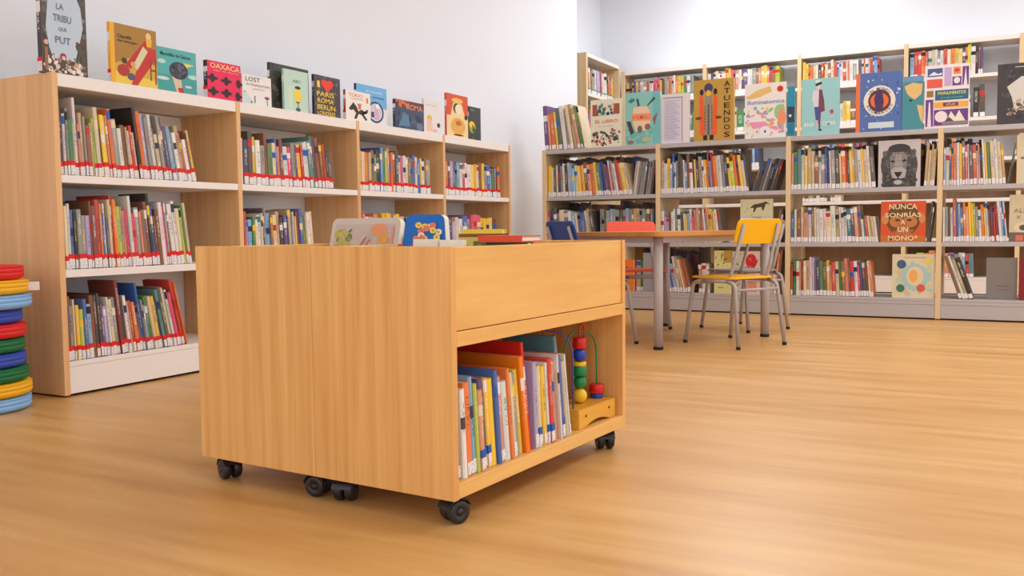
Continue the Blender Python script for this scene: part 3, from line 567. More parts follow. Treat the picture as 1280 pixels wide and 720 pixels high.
face_book(F_B, -1.466, -1.412, .385, .022, ZB, .03, (36, 140, 170), (36, 140, 170), [
    ('rect', (38, 144, 172), 0, 0, 1, 1), ('rect', (50, 62, 76), 0, .28, 1, .6), ('ell', (210, 220, 226), .4, .42, .2, .03), ('rect', (30, 120, 150), 0, .04, 1, .26)],
    'narrow turquoise and navy book standing at the third upright', gk)
face_book(F_B, -1.358, -1.08, .43, .022, ZB, .025, (154, 204, 204), (206, 220, 214), [
    ('rect', (156, 206, 206), 0, 0, 1, 1), ('poly', (224, 214, 220), [(.3, .78), (.46, .8), (.48, .5), (.34, .5), (.28, .64)]), ('poly', (124, 66, 86), [(.46, .8), (.54, .8), (.6, .6), (.62, .42), (.52, .4), (.5, .2), (.44, .2)]), ('poly', (66, 86, 150), [(.34, .5), (.47, .5), (.46, .26), (.38, .26)]), ('ell', (236, 206, 190), .44, .86, .06, .05), ('poly', (40, 38, 44), [(.36, .9), (.52, .94), (.54, .9), (.38, .86)]), ('ell', (240, 240, 240), .43, .95, .08, .015), ('rect', (230, 190, 190), .4, .12, .44, .26), ('rect', (110, 56, 76), .46, .1, .5, .22), ('ell', (50, 44, 50), .5, .09, .05, .015), ('ell', (206, 70, 76), .8, .4, .05, .04), ('text', (232, 240, 238), 'ANA', .2, .19, .28, .08), ('text', (232, 240, 238), 'OMIA', .73, .2, .36, .08), ('text', (210, 228, 226), 'texto', .72, .31, .26, .02)],
    'pale turquoise book with a half-white half-maroon figure', gk)
ring = []
for i, ch in enumerate('UN MUNDO'):
    a_ = 140-i*14.3
    if ch != ' ': ring.append(('text', (60, 60, 110), ch, .52+.275*math.cos(R(a_)), .52+.205*math.sin(R(a_)), .06, .05, a_-90))
for i, ch in enumerate('ASOMBROSO'):
    a_ = 205+i*16.3
    ring.append(('text', (60, 60, 110), ch, .52+.275*math.cos(R(a_)), .52+.205*math.sin(R(a_)), .06, .05, a_+90))
face_book(F_B, -.962, -.644, .437, .022, ZB, .04, (82, 110, 170), (232, 112, 60), [
    ('rect', (84, 112, 172), 0, 0, 1, 1), ('rect', (236, 116, 62), 0, 0, .09, 1), ('scat', '', [(150, 176, 214), (200, 214, 230), (60, 84, 146)], 40, .12, .04, .95, .97, .035, 41), ('ell', (236, 226, 210), .52, .52, .35, .26), ('ell', (96, 54, 60), .52, .52, .25, .19), ('ell', (236, 110, 50), .52, .52, .2, .13), ('poly', (70, 50, 96), [(.44, .36), (.58, .36), (.62, .5), (.58, .66), (.46, .68), (.4, .56)]), ('rect', (206, 220, 220), .28, .06, .84, .16)] + ring,
    'blue book with a round cream emblem and an orange spine', gk)
face_book(F_B, -.640, -.498, .388, .024, ZB, .02, (70, 140, 150), (60, 130, 140), [
    ('rect', (72, 142, 152), 0, 0, 1, 1), ('rect', (110, 150, 190), 0, .9, 1, 1), ('poly', (228, 190, 120), [(.1, .82), (.5, .88), (.96, .84), (.9, .66), (.6, .56), (.36, .62), (.2, .7)]), ('poly', (228, 190, 120), [(.7, .46), (.99, .44), (.99, .1), (.84, .22)]), ('ell', (40, 44, 40), .4, .55, .08, .02)],
    'narrow teal book with a sand-coloured map', gk)
face_book(F_B, -.49, -.198, .452, .022, ZB, .03, (238, 222, 222), (232, 226, 214), [
    ('rect', (240, 226, 226), 0, 0, 1, 1), ('rect', (70, 96, 150), .06, .82, .4, .95), ('poly', (236, 226, 230), [(.08, .84), (.2, .9), (.3, .86), (.38, .88), (.38, .84)]), ('rect', (226, 96, 72), .05, .64, .4, .78), ('rect', (196, 170, 214), .44, .66, .6, .95), ('rect', (240, 140, 60), .64, .84, .8, .95), ('ell', (200, 60, 60), .72, .9, .06, .025), ('rect', (112, 62, 130), .62, .66, .82, .8), ('ell', (236, 226, 230), .72, .74, .07, .05), ('rect', (112, 62, 130), .84, .66, .98, .95), ('poly', (236, 220, 236), [(.87, .66), (.95, .66), (.91, .94)]),
    ('rect', (150, 120, 50), .05, .5, .2, .6), ('rect', (46, 102, 124), .24, .44, .98, .6), ('text', (236, 226, 110), 'MONUMENTOS', .61, .55, .62, .05), ('text', (120, 180, 190), 'de todo el mundo', .61, .48, .5, .025), ('rect', (240, 170, 50), .22, .32, .98, .41), ('rect', (112, 62, 110), .42, .34, .76, .4), ('text', (244, 214, 120), 'ATLAS', .59, .37, .2, .03), ('rect', (112, 62, 130), .03, .03, .2, .46), ('poly', (232, 214, 232), [(.07, .03), (.16, .03), (.13, .42), (.1, .42)]), ('rect', (112, 62, 130), .22, .04, .98, .29), ('ell', (240, 222, 222), .38, .18, .14, .09), ('poly', (236, 226, 210), [(.5, .1), (.6, .26), (.7, .16), (.78, .27), (.92, .1)]), ('poly', (96, 76, 66), [(.42, .08), (.56, .17), (.7, .08)]), ('rect', (140, 130, 120), .4, .05, .97, .1)],
    'pink and purple book of monument squares with a teal title bar', gk)
face_book(F_B, -.022, .275, .42, .022, ZB, .03, (64, 58, 58), (56, 52, 52), [
    ('rect', (66, 60, 60), 0, 0, 1, 1), ('scat', '', [(84, 78, 76), (52, 48, 48)], 30, .05, .05, .95, .95, .06, 51), ('poly', (214, 206, 196), [(.2, .62), (.5, .78), (.9, .74), (.96, .4), (.7, .2), (.36, .24), (.3, .45)]), ('scat', '', [(190, 170, 150), (150, 120, 100), (120, 110, 80), (80, 74, 70)], 40, .22, .14, .9, .42, .05, 52), ('rect', (190, 184, 180), .36, .93, .9, .945)],
    'large charcoal book with a pale glowing patch at the right end', gk)
# face-out books inside the grey bookcase
def yb(z): return dict(y=.02, z=z)
face_book(F_B, -.798, -.51, .345, .02, .979, .025, (206, 198, 196), (190, 184, 182), [
    ('rect', (200, 190, 188), 0, 0, 1, 1), ('ell', (78, 72, 70), .5, .46, .44, .44), ('rect', (78, 72, 70), .1, .0, .9, .4), ('ell', (62, 56, 55), .5, .82, .26, .1), ('ell', (96, 90, 88), .16, .72, .06, .06), ('ell', (96, 90, 88), .84, .74, .06, .06), ('scat', '', [(60, 55, 54), (96, 90, 88), (112, 106, 102), (70, 64, 62)], 90, .1, .04, .9, .76, .045, 61),
    ('poly', (134, 126, 122), [(.28, .66), (.38, .74), (.6, .74), (.7, .66), (.68, .42), (.6, .2), (.36, .2), (.28, .42)]), ('poly', (160, 152, 147), [(.42, .7), (.55, .7), (.6, .3), (.37, .3)]), ('scat', '', [(120, 112, 108), (150, 142, 136), (104, 97, 94)], 50, .3, .3, .68, .74, .022, 63), ('poly', (52, 46, 45), [(.28, .55), (.34, .58), (.42, .54), (.35, .52)]), ('poly', (52, 46, 45), [(.7, .56), (.63, .59), (.55, .55), (.62, .53)]), ('poly', (178, 168, 162), [(.3, .36), (.4, .42), (.56, .42), (.68, .36), (.64, .2), (.5, .16), (.34, .2)]), ('poly', (34, 30, 30), [(.38, .32), (.58, .32), (.52, .22), (.44, .22)]), ('poly', (44, 39, 38), [(.47, .24), (.49, .24), (.5, .18), (.64, .16), (.64, .145), (.48, .165), (.32, .145), (.32, .16), (.46, .18)]), ('ell', (186, 180, 174), .48, .1, .1, .05), ('scat', '', [(70, 64, 62), (96, 90, 88), (58, 53, 52)], 26, .14, .02, .34, .3, .04, 65), ('scat', '', [(70, 64, 62), (96, 90, 88), (58, 53, 52)], 26, .66, .02, .88, .3, .04, 66)],
    'grey book with a lion portrait on the upper shelf', None)
face_book(F_B, -.775, -.468, .302, .02, .570, .025, (216, 82, 34), (206, 76, 30), [
    ('rect', (218, 84, 34), 0, 0, 1, 1), ('rect', (206, 110, 30), 0, 0, 1, .16), ('ell', (110, 72, 30), .5, .55, .38, .4), ('ell', (210, 140, 70), .1, .56, .08, .12), ('ell', (210, 140, 70), .92, .58, .07, .12), ('ell', (196, 122, 62), .36, .5, .16, .14), ('ell', (196, 122, 62), .66, .5, .16, .14), ('poly', (186, 112, 58), [(.42, .5), (.6, .5), (.72, .1), (.3, .1)]), ('ell', (90, 56, 30), .38, .54, .06, .03), ('ell', (90, 56, 30), .64, .54, .06, .03), ('scat', '', [(200, 126, 66), (166, 96, 44)], 20, .3, .1, .72, .3, .03, 64),
    ('text', (240, 222, 170), 'NUNCA', .5, .87, .62, .13), ('text', (242, 222, 168), 'SONR\u00cdAS', .5, .68, .8, .14), ('text', (252, 226, 180), 'A', .5, .49, .1, .1), ('text', (252, 222, 172), 'UN', .5, .31, .22, .13), ('text', (250, 216, 164), 'MONO*', .5, .1, .66, .13)],
    'orange book with a monkey face and large cream lettering', None)
face_book(F_B, -.69, -.40, .325, .02, .155, .02, (220, 206, 172), (206, 190, 156), [
    ('rect', (222, 208, 174), 0, 0, 1, 1), ('scat', '', [(190, 208, 190), (206, 206, 150), (226, 190, 130), (180, 200, 200)], 70, .1, .08, .9, .85, .06, 71), ('ell', (170, 200, 200), .54, .48, .32, .3), ('ell', (232, 206, 160), .54, .5, .2, .22), ('ell', (236, 176, 90), .5, .5, .1, .14), ('ell', (66, 96, 124), .22, .77, .11, .1), ('ell', (60, 120, 84), .2, .22, .1, .09), ('ell', (222, 92, 72), .68, .23, .1, .09), ('ell', (230, 206, 100), .84, .84, .1, .07), ('text', (200, 130, 110), 'Universo', .54, .93, .5, .04)],
    'cream square book with blue, green and red circles on the bottom shelf', None)
face_book(F_B, -1.83, -1.575, .345, .03, .570, .03, (190, 196, 190), (170, 172, 170), [
    ('rect', (192, 200, 198), 0, 0, 1, 1), ('rect', (216, 206, 160), 0, .62, 1, 1), ('scat', '', [(170, 176, 140), (206, 196, 140)], 20, .04, .6, .96, .96, .05, 75), ('poly', (84, 56, 40), [(.3, .8), (.42, .88), (.62, .9), (.8, .94), (.9, .9), (.78, .88), (.72, .74), (.68, .74), (.66, .82), (.5, .8), (.44, .7), (.4, .7), (.42, .8)]), ('text', (90, 100, 110), 'CAN', .5, .56, .3, .08), ('text', (70, 80, 84), 'Menor', .5, .4, .6, .12)],
    'grey-blue book with a brown running animal above the yellow chair', None)
face_book(F_B, .07, .33, .33, .03, .570, .03, (206, 190, 156), (190, 172, 140), [
    ('rect', (208, 192, 158), 0, 0, 1, 1), ('text', (130, 110, 90), 'ALICIA', .4, .66, .6, .09), ('text', (130, 110, 90), 'X', .22, .52, .12, .07), ('ell', (220, 206, 176), .5, .3, .4, .14), ('rect', (110, 96, 84), 0, .0, 1, .2), ('ell', (90, 80, 70), .34, .3, .1, .06), ('rect', (222, 110, 84), .16, .02, .34, .14)],
    'tan book with faded lettering at the right edge of the middle shelf', None)
face_book(F_B, .12, .36, .35, .03, .979, .03, (216, 200, 170), (200, 184, 150), [
    ('rect', (216, 202, 172), 0, 0, 1, 1), ('scat', '', [(90, 80, 66), (130, 116, 90)], 24, .05, .05, .95, .9, .06, 81)],
    'cream book with dark blots at the right edge of the upper shelf', None)
face_book(F_B, -2.043, -1.90, .35, .03, .155, .02, (222, 212, 140), (206, 196, 130), [
    ('rect', (222, 212, 144), 0, 0, 1, 1), ('rect', (196, 150, 60), .55, .72, 1, 1), ('scat', '', [(110, 100, 50), (160, 150, 80)], 30, .1, .62, .8, .95, .06, 83), ('text', (80, 76, 60), 'CUENTOS', .5, .52, .76, .06), ('text', (80, 76, 60), 'DE PAN', .5, .42, .6, .06), ('text', (110, 100, 60), 'texto', .4, .14, .3, .03)],
    'pale yellow book seen behind the seat of the yellow chair', None)
face_book(F_B, -1.895, -1.80, .345, .034, .155, .02, (206, 196, 170), None, [('rect', (206, 196, 170), 0, 0, 1, 1), ('scat', '', [(130, 110, 90), (170, 120, 110), (120, 130, 100)], 40, .06, .06, .94, .94, .07, 85)],
    'beige floral book left of the red and white one under the table', None)
face_book(F_B, -1.797, -1.672, .345, .03, .155, .02, (226, 190, 180), None, [('rect', (228, 196, 184), 0, 0, 1, 1), ('ell', (206, 44, 44), .45, .76, .36, .18), ('scat', '', [(150, 50, 50), (220, 120, 110)], 22, .08, .5, .92, .95, .07, 86), ('text', (206, 70, 70), 'ROJO', .46, .48, .6, .08), ('rect', (226, 140, 110), .2, .05, .8, .3)],
    'pinkish book with a red round shape behind the yellow chair', None)
face_book(F_B, -1.668, -1.57, .34, .034, .155, .02, (196, 176, 160), None, [('rect', (196, 176, 160), 0, 0, 1, 1), ('scat', '', [(150, 80, 74), (110, 96, 86), (216, 190, 170)], 40, .06, .06, .94, .94, .08, 87)],
    'brownish speckled book just left of the third upright, bottom shelf', None)
face_book(F_B, -2.84, -2.735, .27, .02, .155, .03, (238, 120, 36), None, [('rect', (238, 122, 38), 0, 0, 1, 1), ('text', (90, 40, 30), 'ERA', .55, .7, .8, .14), ('poly', (90, 36, 40), [(.0, .4), (.3, .36), (.6, .24), (.5, .06), (0, .04)])],
    'orange book with dark capitals on the bottom shelf beside the cart', None)
face_book(F_B, -2.655, -2.56, .33, .03, .155, .05, (150, 148, 150), None, [('rect', (158, 156, 158), 0, 0, 1, 1)], 'plain silver-grey box file beside the orange book, bottom shelf', None, cat='box file')
face_book(F_B, -.066, .13, .30, .08, .155, .03, (134, 126, 118), None, [('rect', (136, 128, 120), 0, 0, 1, 1), ('rect', (120, 112, 104), .35, .3, .75, .34), ('rect', (120, 112, 104), .35, .22, .75, .25)], 'plain grey-brown folder on the bottom shelf at far right', None, cat='folder')
face_book(F_B, .14, .32, .30, .04, .155, .03, (130, 24, 26), None, [('rect', (132, 26, 28), 0, 0, 1, 1)], 'dark red book at the right edge of the bottom shelf', None)

# ------------------------------------------------------------------ book cart (two units back to back)
UL, UD = .935, .440
def castor(parent, x, y, ang):
    base = link('castor', boxmesh(.04, .034, .010, 'castor'), parent, Matrix.Translation((x, y, .064)) @ RZ(ang))
    wl = cache.get('wheel')
    if wl is None:
        wl = lathe([(.008, -.012), (.023, -.012), (.029, -.007), (.029, .008), (.025, .012), (.013, .012), (.010, .009)], 'castor', 20); cache['wheel'] = wl
        arc = list(range(25, 171, 12))
        cache['hood'] = slab([(.034*math.cos(R(t)), .034*math.sin(R(t))) for t in arc]+[(.0302*math.cos(R(t)), .0302*math.sin(R(t))) for t in arc[::-1]], -.027, .027, 'castor', .0006)
        cache['axle'] = lathe([(.009, -.0275), (.009, .0275)], 'castor', 14)
    rx = Matrix.Rotation(R(90), 4, 'X')
    for s_ in (-1, 1):
        link('wheel', wl, base, Matrix.Translation((.012, s_*.0150, -.0345)) @ rx @ (Matrix.Rotation(math.pi, 4, 'X') if s_ > 0 else Matrix()))
    link('axle', cache['axle'], base, Matrix.Translation((.012, 0, -.0345)) @ rx)
    link('hood', cache['hood'], base, Matrix.Translation((.012, 0, -.034)) @ rx)
def cart(mtx, label, angs):
    root = thing('book_cart', label, 'book cart', mtx, 'book carts pushed back to back')
    t = .02
    box('end_panel', 0, t, 0, UD, .068, .662, 'cartwood', root); box('end_panel', UL-t, UL, 0, UD, .068, .662, 'cartwood', root)
    box('bottom_shelf', t, UL-t, 0, UD-.016, .070, .106, 'cartwoodh', root)
    box('trough_floor', t, UL-t, 0, UD-.016, .428, .463, 'cartwoodh', root)
    box('front_panel', t, UL-t, .005, .023, .465, .660, 'cartwoodh', root)
    box('back_panel', t, UL-t, UD-.015, UD, .070, .660, 'cartwoodh', root)
    box('back_batten', .84, .868, UD-.035, UD-.0155, .1065, .4275, 'postwood', root)
    for i, (x, y) in enumerate(((.045, .045), (UL-.055, .045), (.045, UD-.055), (UL-.055, UD-.055))): castor(root, x, y, angs[i])
    return root
cart(F_C, 'pine book cart on castors with open shelf of books and bead toy', (-22, 40, 20, 80))
cart(F_C @ Matrix.Translation((UL, UD*2+.001, 0)) @ RZ(180), 'pine book cart on castors, turned away, behind the open-shelved cart', (20, 70, -30, 100))

# books on the lower cart shelf
gc = 'books on the cart shelf'
row(F_C, .106, .035, .345, 'g4w4o4l5e4s3u4y4y4b5s4w3o5c4g4y4', 3, 7, 'on cart shelf, front row', True, .93, 'bluetape', y0=.012, group=gc, depth=(.15, .2), lab_h=.035, label_p=.75, tape_p=.45)
row(F_C, .106, .40, .60, 'v5c4y4y4w4r5s4o4w5b5o5c4w5', 3, 8, 'on cart shelf beside the bead toy', True, .93, 'bluetape', y0=.012, group=gc, depth=(.15, .2), lab_h=.035, label_p=.75, tape_p=.45)
def big(x, w_, h, y, d, c, lean, label, spine=None):
    mtx = F_C @ Matrix.Translation((x, y, .1065)) @ Matrix.Rotation(R(-lean), 4, 'Y')
    root = thing('book', label, 'book', mtx, gc)
    A = Acc(); A.cover(Matrix(), w_, d, h, rgb(c), rgb('w'), .2); link('cover', A.mesh('cover'), root)
    box('page_block', w_*.2, w_*.8, .0034, d-.004, .003, h-.003, 'page', root, bev=0)
big(.352, .018, .262, .014, .22, (240, 128, 28), 8, 'big orange book standing between thin books on cart shelf')
big(.374, .012, .298, .02, .30, (206, 34, 26), 8, 'tall red book right behind the big orange one')
big(.612, .014, .29, .05, .18, (96, 140, 150), 10, 'tall grey-teal book next to the bead toy')

# bead maze
tr = thing('bead_maze', 'wooden bead maze with coloured wires and beads on cart shelf', 'toy', F_C @ Matrix.Translation((.655, .02, .1065)))
bx0, bx1 = 0.0, .245
prof = [(bx0, 0), (bx0+.035, 0)]+[(bx0+.035+(bx1-bx0-.07)*k/10, .014*math.sin(math.pi*k/10)) for k in range(1, 10)]+[(bx1-.035, 0), (bx1, 0), (bx1, .058), (bx0, .058)]
link('base', slab(prof, 0, .11, 'toywood', .002), tr, Matrix.Translation((0, .11, 0)) @ Matrix.Rotation(R(90), 4, 'X'))
tm = {k: flat('toy_'+k, c, .3).name and ('toy_'+k) for k, c in dict(red=(212, 34, 26), blue=(36, 66, 168), yellow=(240, 190, 40), green=(28, 130, 70), purple=(92, 84, 168)).items()}
def wire(pts, c): return link('wire', tube(fillet(pts, .08, 8), .0026, c, 8), tr)
wire([(.02, .03, .055), (.02, .03, .29), (-.11, .25, .30), (-.12, .26, .02)], 'toy_purple')
wire([(.11, .055, .055), (.11, .055, .30), (.15, .06, .30), (.15, .06, .14)], 'toy_red')
wire([(.05, .1, .055), (.035, .1, .305), (-.03, .105, .305), (.0, .1, .13), (.025, .1, .055)], 'toy_red')
wire([(.215, .05, .055), (.215, .05, .265), (.06, .07, .285), (.05, .085, .16), (.02, .09, .055)], 'toy_green')
def bead(c, kind, x, y, z, r, hh=None):
    if kind == 's': me = lathe([(r*math.sin(math.pi*k/12), -r*math.cos(math.pi*k/12)) for k in range(13)], c, 20)
    else: me = lathe([(r*.7, -hh/2), (r*.94, -hh/2), (r, -hh/2+.003), (r, hh/2-.003), (r*.94, hh/2), (r*.7, hh/2)], c, 20)
    link('bead', me, tr, Matrix.Translation((x, y, z)))
z = .0585; 
for c, kind, r, hh in (('toy_yellow', 's', .023, 0), ('toy_green', 's', .021, 0), ('toy_green', 'c', .022, .030), ('toy_yellow', 'c', .021, .013), ('toy_blue', 's', .021, 0), ('toy_red', 'c', .020, .034)):
    H = 2*r if kind == 's' else hh; bead(c, kind, .11, .055, z+H/2, r, hh); z += H-.0015*(kind == 's')
bead('toy_blue', 'c', .215, .05, .066, .02, .014); bead('toy_red', 'c', .215, .05, .088, .024, .028); bead('toy_blue', 's', .022, .09, .083, .024)
for sx_ in (.045, .2):
    link('screw_plug', lathe([(.004, 0), (.004, .0012)], 'gapshade_plug', 10), tr, Matrix.Translation((sx_, 0, .035)) @ Matrix.Rotation(R(90), 4, 'X'))

# things in the cart troughs
def cart_face(x, y0, y1, ztop, t, tilt, cover, items, label, h, zb=.4635):
    """upright picture book facing the near end of the trough"""
    fr = F_C @ Matrix.Translation((x, y1, zb)) @ RZ(-90) @ Matrix.Rotation(R(-tilt), 4, 'X')
    root = thing('book', label, 'book', fr, 'picture books in the cart troughs')
    W = y1-y0
    bm = bmesh.new(); return root, W, fr
def board(label, x, v0, v1, h, t, tilt, cover, items, taper=0, edge='w', rad=.02):
    fr = F_C @ Matrix.Translation((x, v1, .464)) @ RZ(-90) @ Matrix.Rotation(R(-tilt), 4, 'X')
    root = thing('book', label, 'book', fr, 'picture books in the cart troughs'); W = v1-v0
    poly = [(0, 0), (W, 0)]
    for cx, a in ((W-rad-taper, 0), (rad+taper, 90)):
        for k in range(6): tt = R(a+90*k/5); poly.append((cx+rad*math.cos(tt), h-rad+rad*math.sin(tt)))
    def sl(t0, t1, m_): return link(m_[0], slab(poly, t0, t1, m_[1], .002), root, Matrix.Translation((0, 0, 0)) @ Matrix.Rotation(R(90), 4, 'X'))
    flat('board_'+label[:14], C8[cover] if isinstance(cover, str) else cover, .3)
    # slab z runs towards -y (the front) after the turn
    sl(-t*.14, 0, ('cover', 'board_'+label[:14])); sl(-t*.86, -t*.141, ('page_block', 'page')); sl(-t, -t*.861, ('cover', 'board_'+label[:14]))
    link('cover_print', art_mesh(items, W, h, .0006), root)
    return root
board('grey laminated picture book with leafy and orange drawings in the cart', .45, .565, .845, .285, .03, 14, (206, 190, 176), [
    ('rect', (196, 178, 164), .06, .3, .94, .93), ('scat', '', [(170, 160, 74), (186, 172, 80), (120, 120, 84), (196, 176, 110)], 34, .08, .5, .32, .88, .045, 91), ('scat', '', [(204, 186, 172), (188, 170, 156)], 30, .35, .5, .9, .9, .04, 92), ('ell', (226, 128, 70), .14, .56, .07, .05), ('ell', (230, 150, 100), .72, .86, .12, .07), ('ell', (222, 160, 70), .8, .76, .08, .06), ('ell', (120, 150, 150), .66, .58, .1, .08), ('poly', (190, 110, 100), [(.34, .52), (.38, .52), (.56, .78), (.54, .79)]), ('poly', (200, 120, 100), [(.4, .52), (.43, .52), (.62, .74), (.6, .76)]), ('rect', (226, 150, 130), .9, .5, .94, .9)])
fl = []
rf = random.Random(3)
for i in range(14):
    cu, cv = rf.uniform(.34, .8), rf.uniform(.76, .9)
    fl += [('ell', rf.choice([(236, 206, 90), (230, 120, 110), (240, 226, 190)]), cu, cv, .06, .03), ('ell', (200, 140, 40), cu, cv, .02, .01)]
fl += [('poly', (170, 70, 130), [(.28, .66), (.8, .68), (.86, .73), (.3, .71)]), ('ell', (190, 90, 50), .1, .68, .06, .03)]
board('bright blue rounded board book with a spray of flowers', .30, .225, .42, .28, .03, 5, (14, 104, 190), fl, taper=.03, rad=.02)
board('white board book with a blue arc beside the blue rounded one', .50, .462, .56, .235, .025, 6, (230, 228, 226), [('ell', (96, 100, 160), .62, .84, .3, .07), ('ell', (230, 228, 226), .62, .81, .22, .05), ('rect', (90, 140, 150), .2, .7, .7, .75)], rad=.02)
def plainbook(x, v0, v1, h, t, tilt, c, label, items=None):
    fr = F_C @ Matrix.Translation((x, v1, .464)) @ RZ(-90) @ Matrix.Rotation(R(-tilt), 4, 'X')
    root = thing('book', label, 'book', fr, 'picture books in the cart troughs'); W = v1-v0
    A = Acc(); A.cover(Matrix(), t, W, h, rgb(c), rgb('w'), .2, True); link('cover', A.mesh('cover'), root)
    box('page_block', .0034, W-.004, t*.2, t*.8, .003, h-.003, 'page', root, bev=0)
    if items: link('cover_print', art_mesh(items, W, h), root)
plainbook(.61, .265, .42, .238, .02, 6, (240, 206, 70), 'plain yellow picture book standing in the near cart trough')
plainbook(.10, .122, .20, .214, .012, 4, (236, 226, 206), 'white picture book at the near rim, left of another white one')
plainbook(.10, .045, .118, .212, .012, 4, (240, 232, 214), 'white picture book at the near rim, right of another white one')
plainbook(.545, .195, .375, .224, .02, 4, (226, 196, 90), 'yellow-green picture book with a brown top edge in the near trough', [('rect', (150, 90, 40), .0, .955, 1, 1), ('rect', (232, 208, 110), 0, .75, 1, .95), ('rect', (110, 120, 40), .3, .84, .98, .9), ('poly', (120, 176, 60), [(.34, .75), (.5, .75), (.46, .86), (.38, .86)]), ('poly', (90, 50, 30), [(.06, .76), (.14, .76), (.1, .82)]), ('poly', (90, 50, 30), [(.2, .76), (.28, .76), (.24, .82)])])
plainbook(.44, .06, .2, .20, .03, 0, (90, 120, 60), 'dark green picture book under the flat orange-red one in the cart')
fr = F_C @ Matrix.Translation((.405, .20, .6645)) @ RZ(-88) @ Matrix.Rotation(R(0), 4, 'X')
root = thing('book', 'orange-red picture book lying flat on top of the near cart trough', 'book', fr, 'picture books in the cart troughs')
A = Acc(); A.box(Matrix(), 0, .14, 0, .11, 0, .003, rgb((234, 80, 46))); A.box(Matrix(), 0, .14, 0, .11, .015, .018, rgb((234, 80, 46))); A.box(Matrix(), 0, .14, 0, .003, .003, .015, rgb((234, 80, 46)))
link('cover', A.mesh('cover'), root)
box('page_block', .003, .137, .0032, .107, .0032, .0148, 'page', root, bev=0)

# ------------------------------------------------------------------ table
TA = Vector((.432, .902, 0)); TBv = Vector((-.902, .432, 0))
L1 = Vector((-1.704, 4.963, 0)); La, Lb = .95, .86
tmx = Matrix((( TA.x, TBv.x, 0, L1.x), (TA.y, TBv.y, 0, L1.y), (0, 0, 1, 0), (0, 0, 0, 1)))
root = thing('reading_table', 'square wooden-topped reading table on grey metal tube legs', 'table', tmx)
link('table_top', slab(rrect(-.085, La+.085, -.085, Lb+.085, .05), .647, .675, 'tablewood', .005), root)
for a_, b_ in ((0, 0), (La, 0), (0, Lb), (La, Lb)):
    lg = link('leg', lathe([(.026, .012), (.027, .3), (.027, .6465)], 'tubemetal', 20), root, Matrix.Translation((a_, b_, 0)))
    link('foot_cap', lathe([(.024, 0), (.029, .002), (.029, .016), (.0275, .018)], 'rubber', 20), lg)
for x0, x1, y0, y1 in ((.027, La-.027, -.012, .012), (.027, La-.027, Lb-.012, Lb+.012), (-.012, .012, .027, Lb-.027), (La-.012, La+.012, .027, Lb-.027)):
    box('apron_rail', x0, x1, y0, y1, .612, .6465, 'greyshelf', root)

# ------------------------------------------------------------------ chairs
def make_chair(loc, face, colr, name_col, label):
    f = Vector((face[0], face[1])).normalized(); ang = math.degrees(math.atan2(f.y, f.x))-90
    root = thing('school_chair', label, 'chair', Matrix.Translation((loc[0], loc[1], 0)) @ RZ(ang), 'chairs around the reading table')
    mk = 'chair_'+name_col; flat(mk, colr, .35)
    r = .0115; tu = 'tubemetal'
    for s_ in (-1, 1):
        fx = s_*.19; x = s_*.172
        for nm, pts, foot in (('leg', [(fx, .425, .006), (x, .375, .37), (x, .30, .383)], (fx, .425)), ('leg', [(fx, -.01, .006), (x, .035, .368), (x, .10, .383)], (fx, -.01))):
            key = (nm, s_, foot[1])
            if key not in cache: cache[key] = tube(fillet(pts, .05, 6), r, tu)
            lg = link(nm, cache[key], root)
            if 'cap' not in cache: cache['cap'] = lathe([(.009, 0), (.0135, .002), (.0135, .014), (.0118, .018)], 'rubber', 14)
            link('foot_cap', cache['cap'], lg, Matrix.Translation((foot[0], foot[1], 0)))
        k = ('rail', s_)
        if k not in cache: cache[k] = tube([(x, .1005, .383), (x, .2995, .383)], r, tu)
        link('seat_rail', cache[k], root)
        k = ('post', s_)
        if k not in cache: cache[k] = tube(fillet([(s_*.150, .11, .380), (s_*.150, .085, .43), (s_*.139, -.004, .712)], .03, 4), .0105, tu)
        link('back_post', cache[k], root)
    for y_, z_ in ((.028, .335), (.36, .365)):
        k = ('bar', y_)
        if k not in cache: cache[k] = tube([(-.172, y_, z_), (.172, y_, z_)], .008, tu)
        link('crossbar', cache[k], root)
    k = ('seat', mk)
    if k not in cache:
        bm = bmesh.new(); n = 12; grid = []
        me = slab(rrect(-.18, .18, .05, .41, .05, 6), .3955, .407, mk, .004); cache[k] = me
        # backrest: rounded panel, slightly curved
        pl = rrect(-.18, .18, 0, .15, .035, 6); bm = bmesh.new()
        me2 = slab(pl, -.005, .006, mk, .003); cache[('back', mk)] = me2
    link('seat', cache[k], root)
    # the panel leans with the posts and sits in front of them
    link('backrest', cache[('back', mk)], root, Matrix.Translation((0, .047, .600)) @ Matrix.Rotation(R(90+17), 4, 'X'))
    return root
make_chair((-1.20, 5.295), (-.87, .5), (246, 184, 10), 'yellow', 'yellow school chair with grey tube legs, its back to the camera')
make_chair((-1.348, 6.142), (-.87, .5), (150, 140, 132), 'grey', 'grey school chair mostly hidden behind the yellow one')
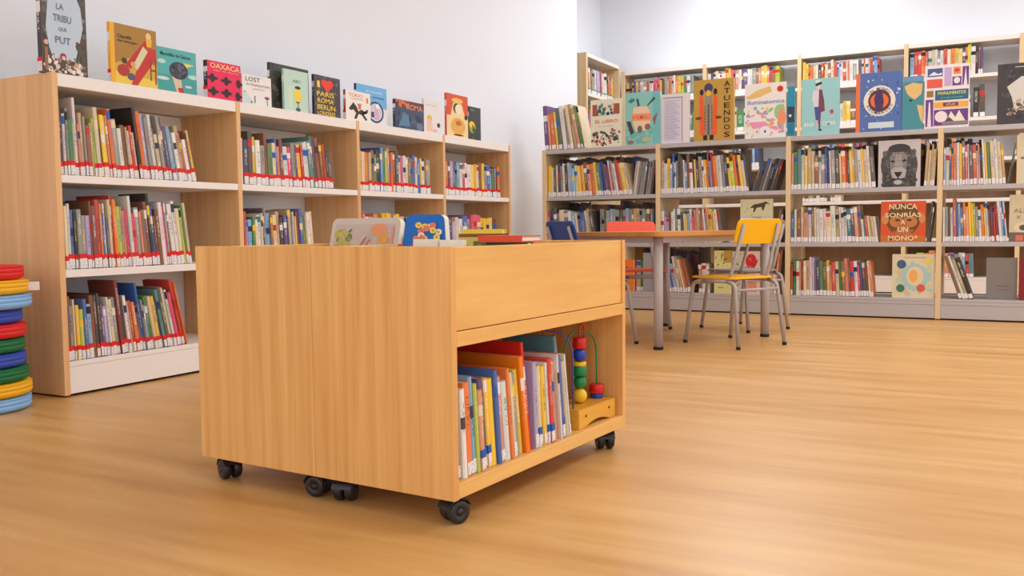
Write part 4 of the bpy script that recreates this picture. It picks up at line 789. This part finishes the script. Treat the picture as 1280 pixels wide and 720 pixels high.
make_chair((-2.362, 6.262), (.53, -.85), (240, 84, 48), 'red', 'orange-red school chair on the far side of the table')
make_chair((-2.32, 4.937), (.62, .79), (20, 62, 148), 'blue', 'blue school chair left of the table behind the cart')

# ------------------------------------------------------------------ stack of round cushions
cols = [('light blue', (136, 184, 230), 1.0), ('yellow', (244, 180, 20), 1.0), ('green', (16, 108, 56), .99), ('blue', (52, 76, 176), .975), ('green', (18, 112, 58), .965), ('red', (222, 32, 30), .975), ('blue', (52, 76, 176), .955), ('light blue', (140, 186, 230), 1.04), ('yellow', (246, 184, 20), 1.02), ('red', (222, 30, 26), .985)]
words = ['bottom of the stack', 'second from bottom, under a green one', 'third from bottom, above the lower yellow one', 'fourth from bottom, between two green ones', 'fifth from bottom, under a red one',
         'in the middle of the stack', 'seventh from bottom, under a pale blue one', 'third from top, jutting out', 'second from top, with a white tag', 'on top of the stack']
th = .058; rc = .195; cx, cy = -3.592, 2.168
for i, (nm, c, k) in enumerate(cols):
    flat('cushion_'+nm.replace(' ', '_'), c, .55); mk = 'cushion_'+nm.replace(' ', '_'); r = rc*k
    ox, oy = [(0, 0), (.004, .003), (0, -.003), (-.006, -.006), (-.008, -.004), (-.004, 0), (-.01, -.006), (.006, .006), (.004, .004), (-.004, -.002)][i]
    root = thing('round_cushion', f'{nm} round floor cushion, {words[i]}', 'cushion', Matrix.Translation((cx+ox, cy+oy, i*th+.0005)), 'stack of round cushions')
    h2 = th-.001
    pf = [(r*.5, 0), (r*.9, .001), (r*.97, .008), (r*.99, .02), (r*.985, h2*.47), (r*.968, h2*.5), (r*.985, h2*.53), (r*.99, h2-.02), (r*.97, h2-.008), (r*.9, h2-.001), (r*.5, h2)]
    link('cushion_pad', lathe(pf, mk, 40), root)
    link('piping', lathe([(r*.955, h2-.009), (r*.983, h2-.0095), (r*.99, h2-.006), (r*.975, h2-.0035), (r*.955, h2-.005)], mk, 40), root)
    if i == 8: link('fabric_tag', boxmesh(.07, .004, .034, 'whiteshelf', .0005), root, RZ(45) @ Matrix.Translation((r+.002, 0, .028)))
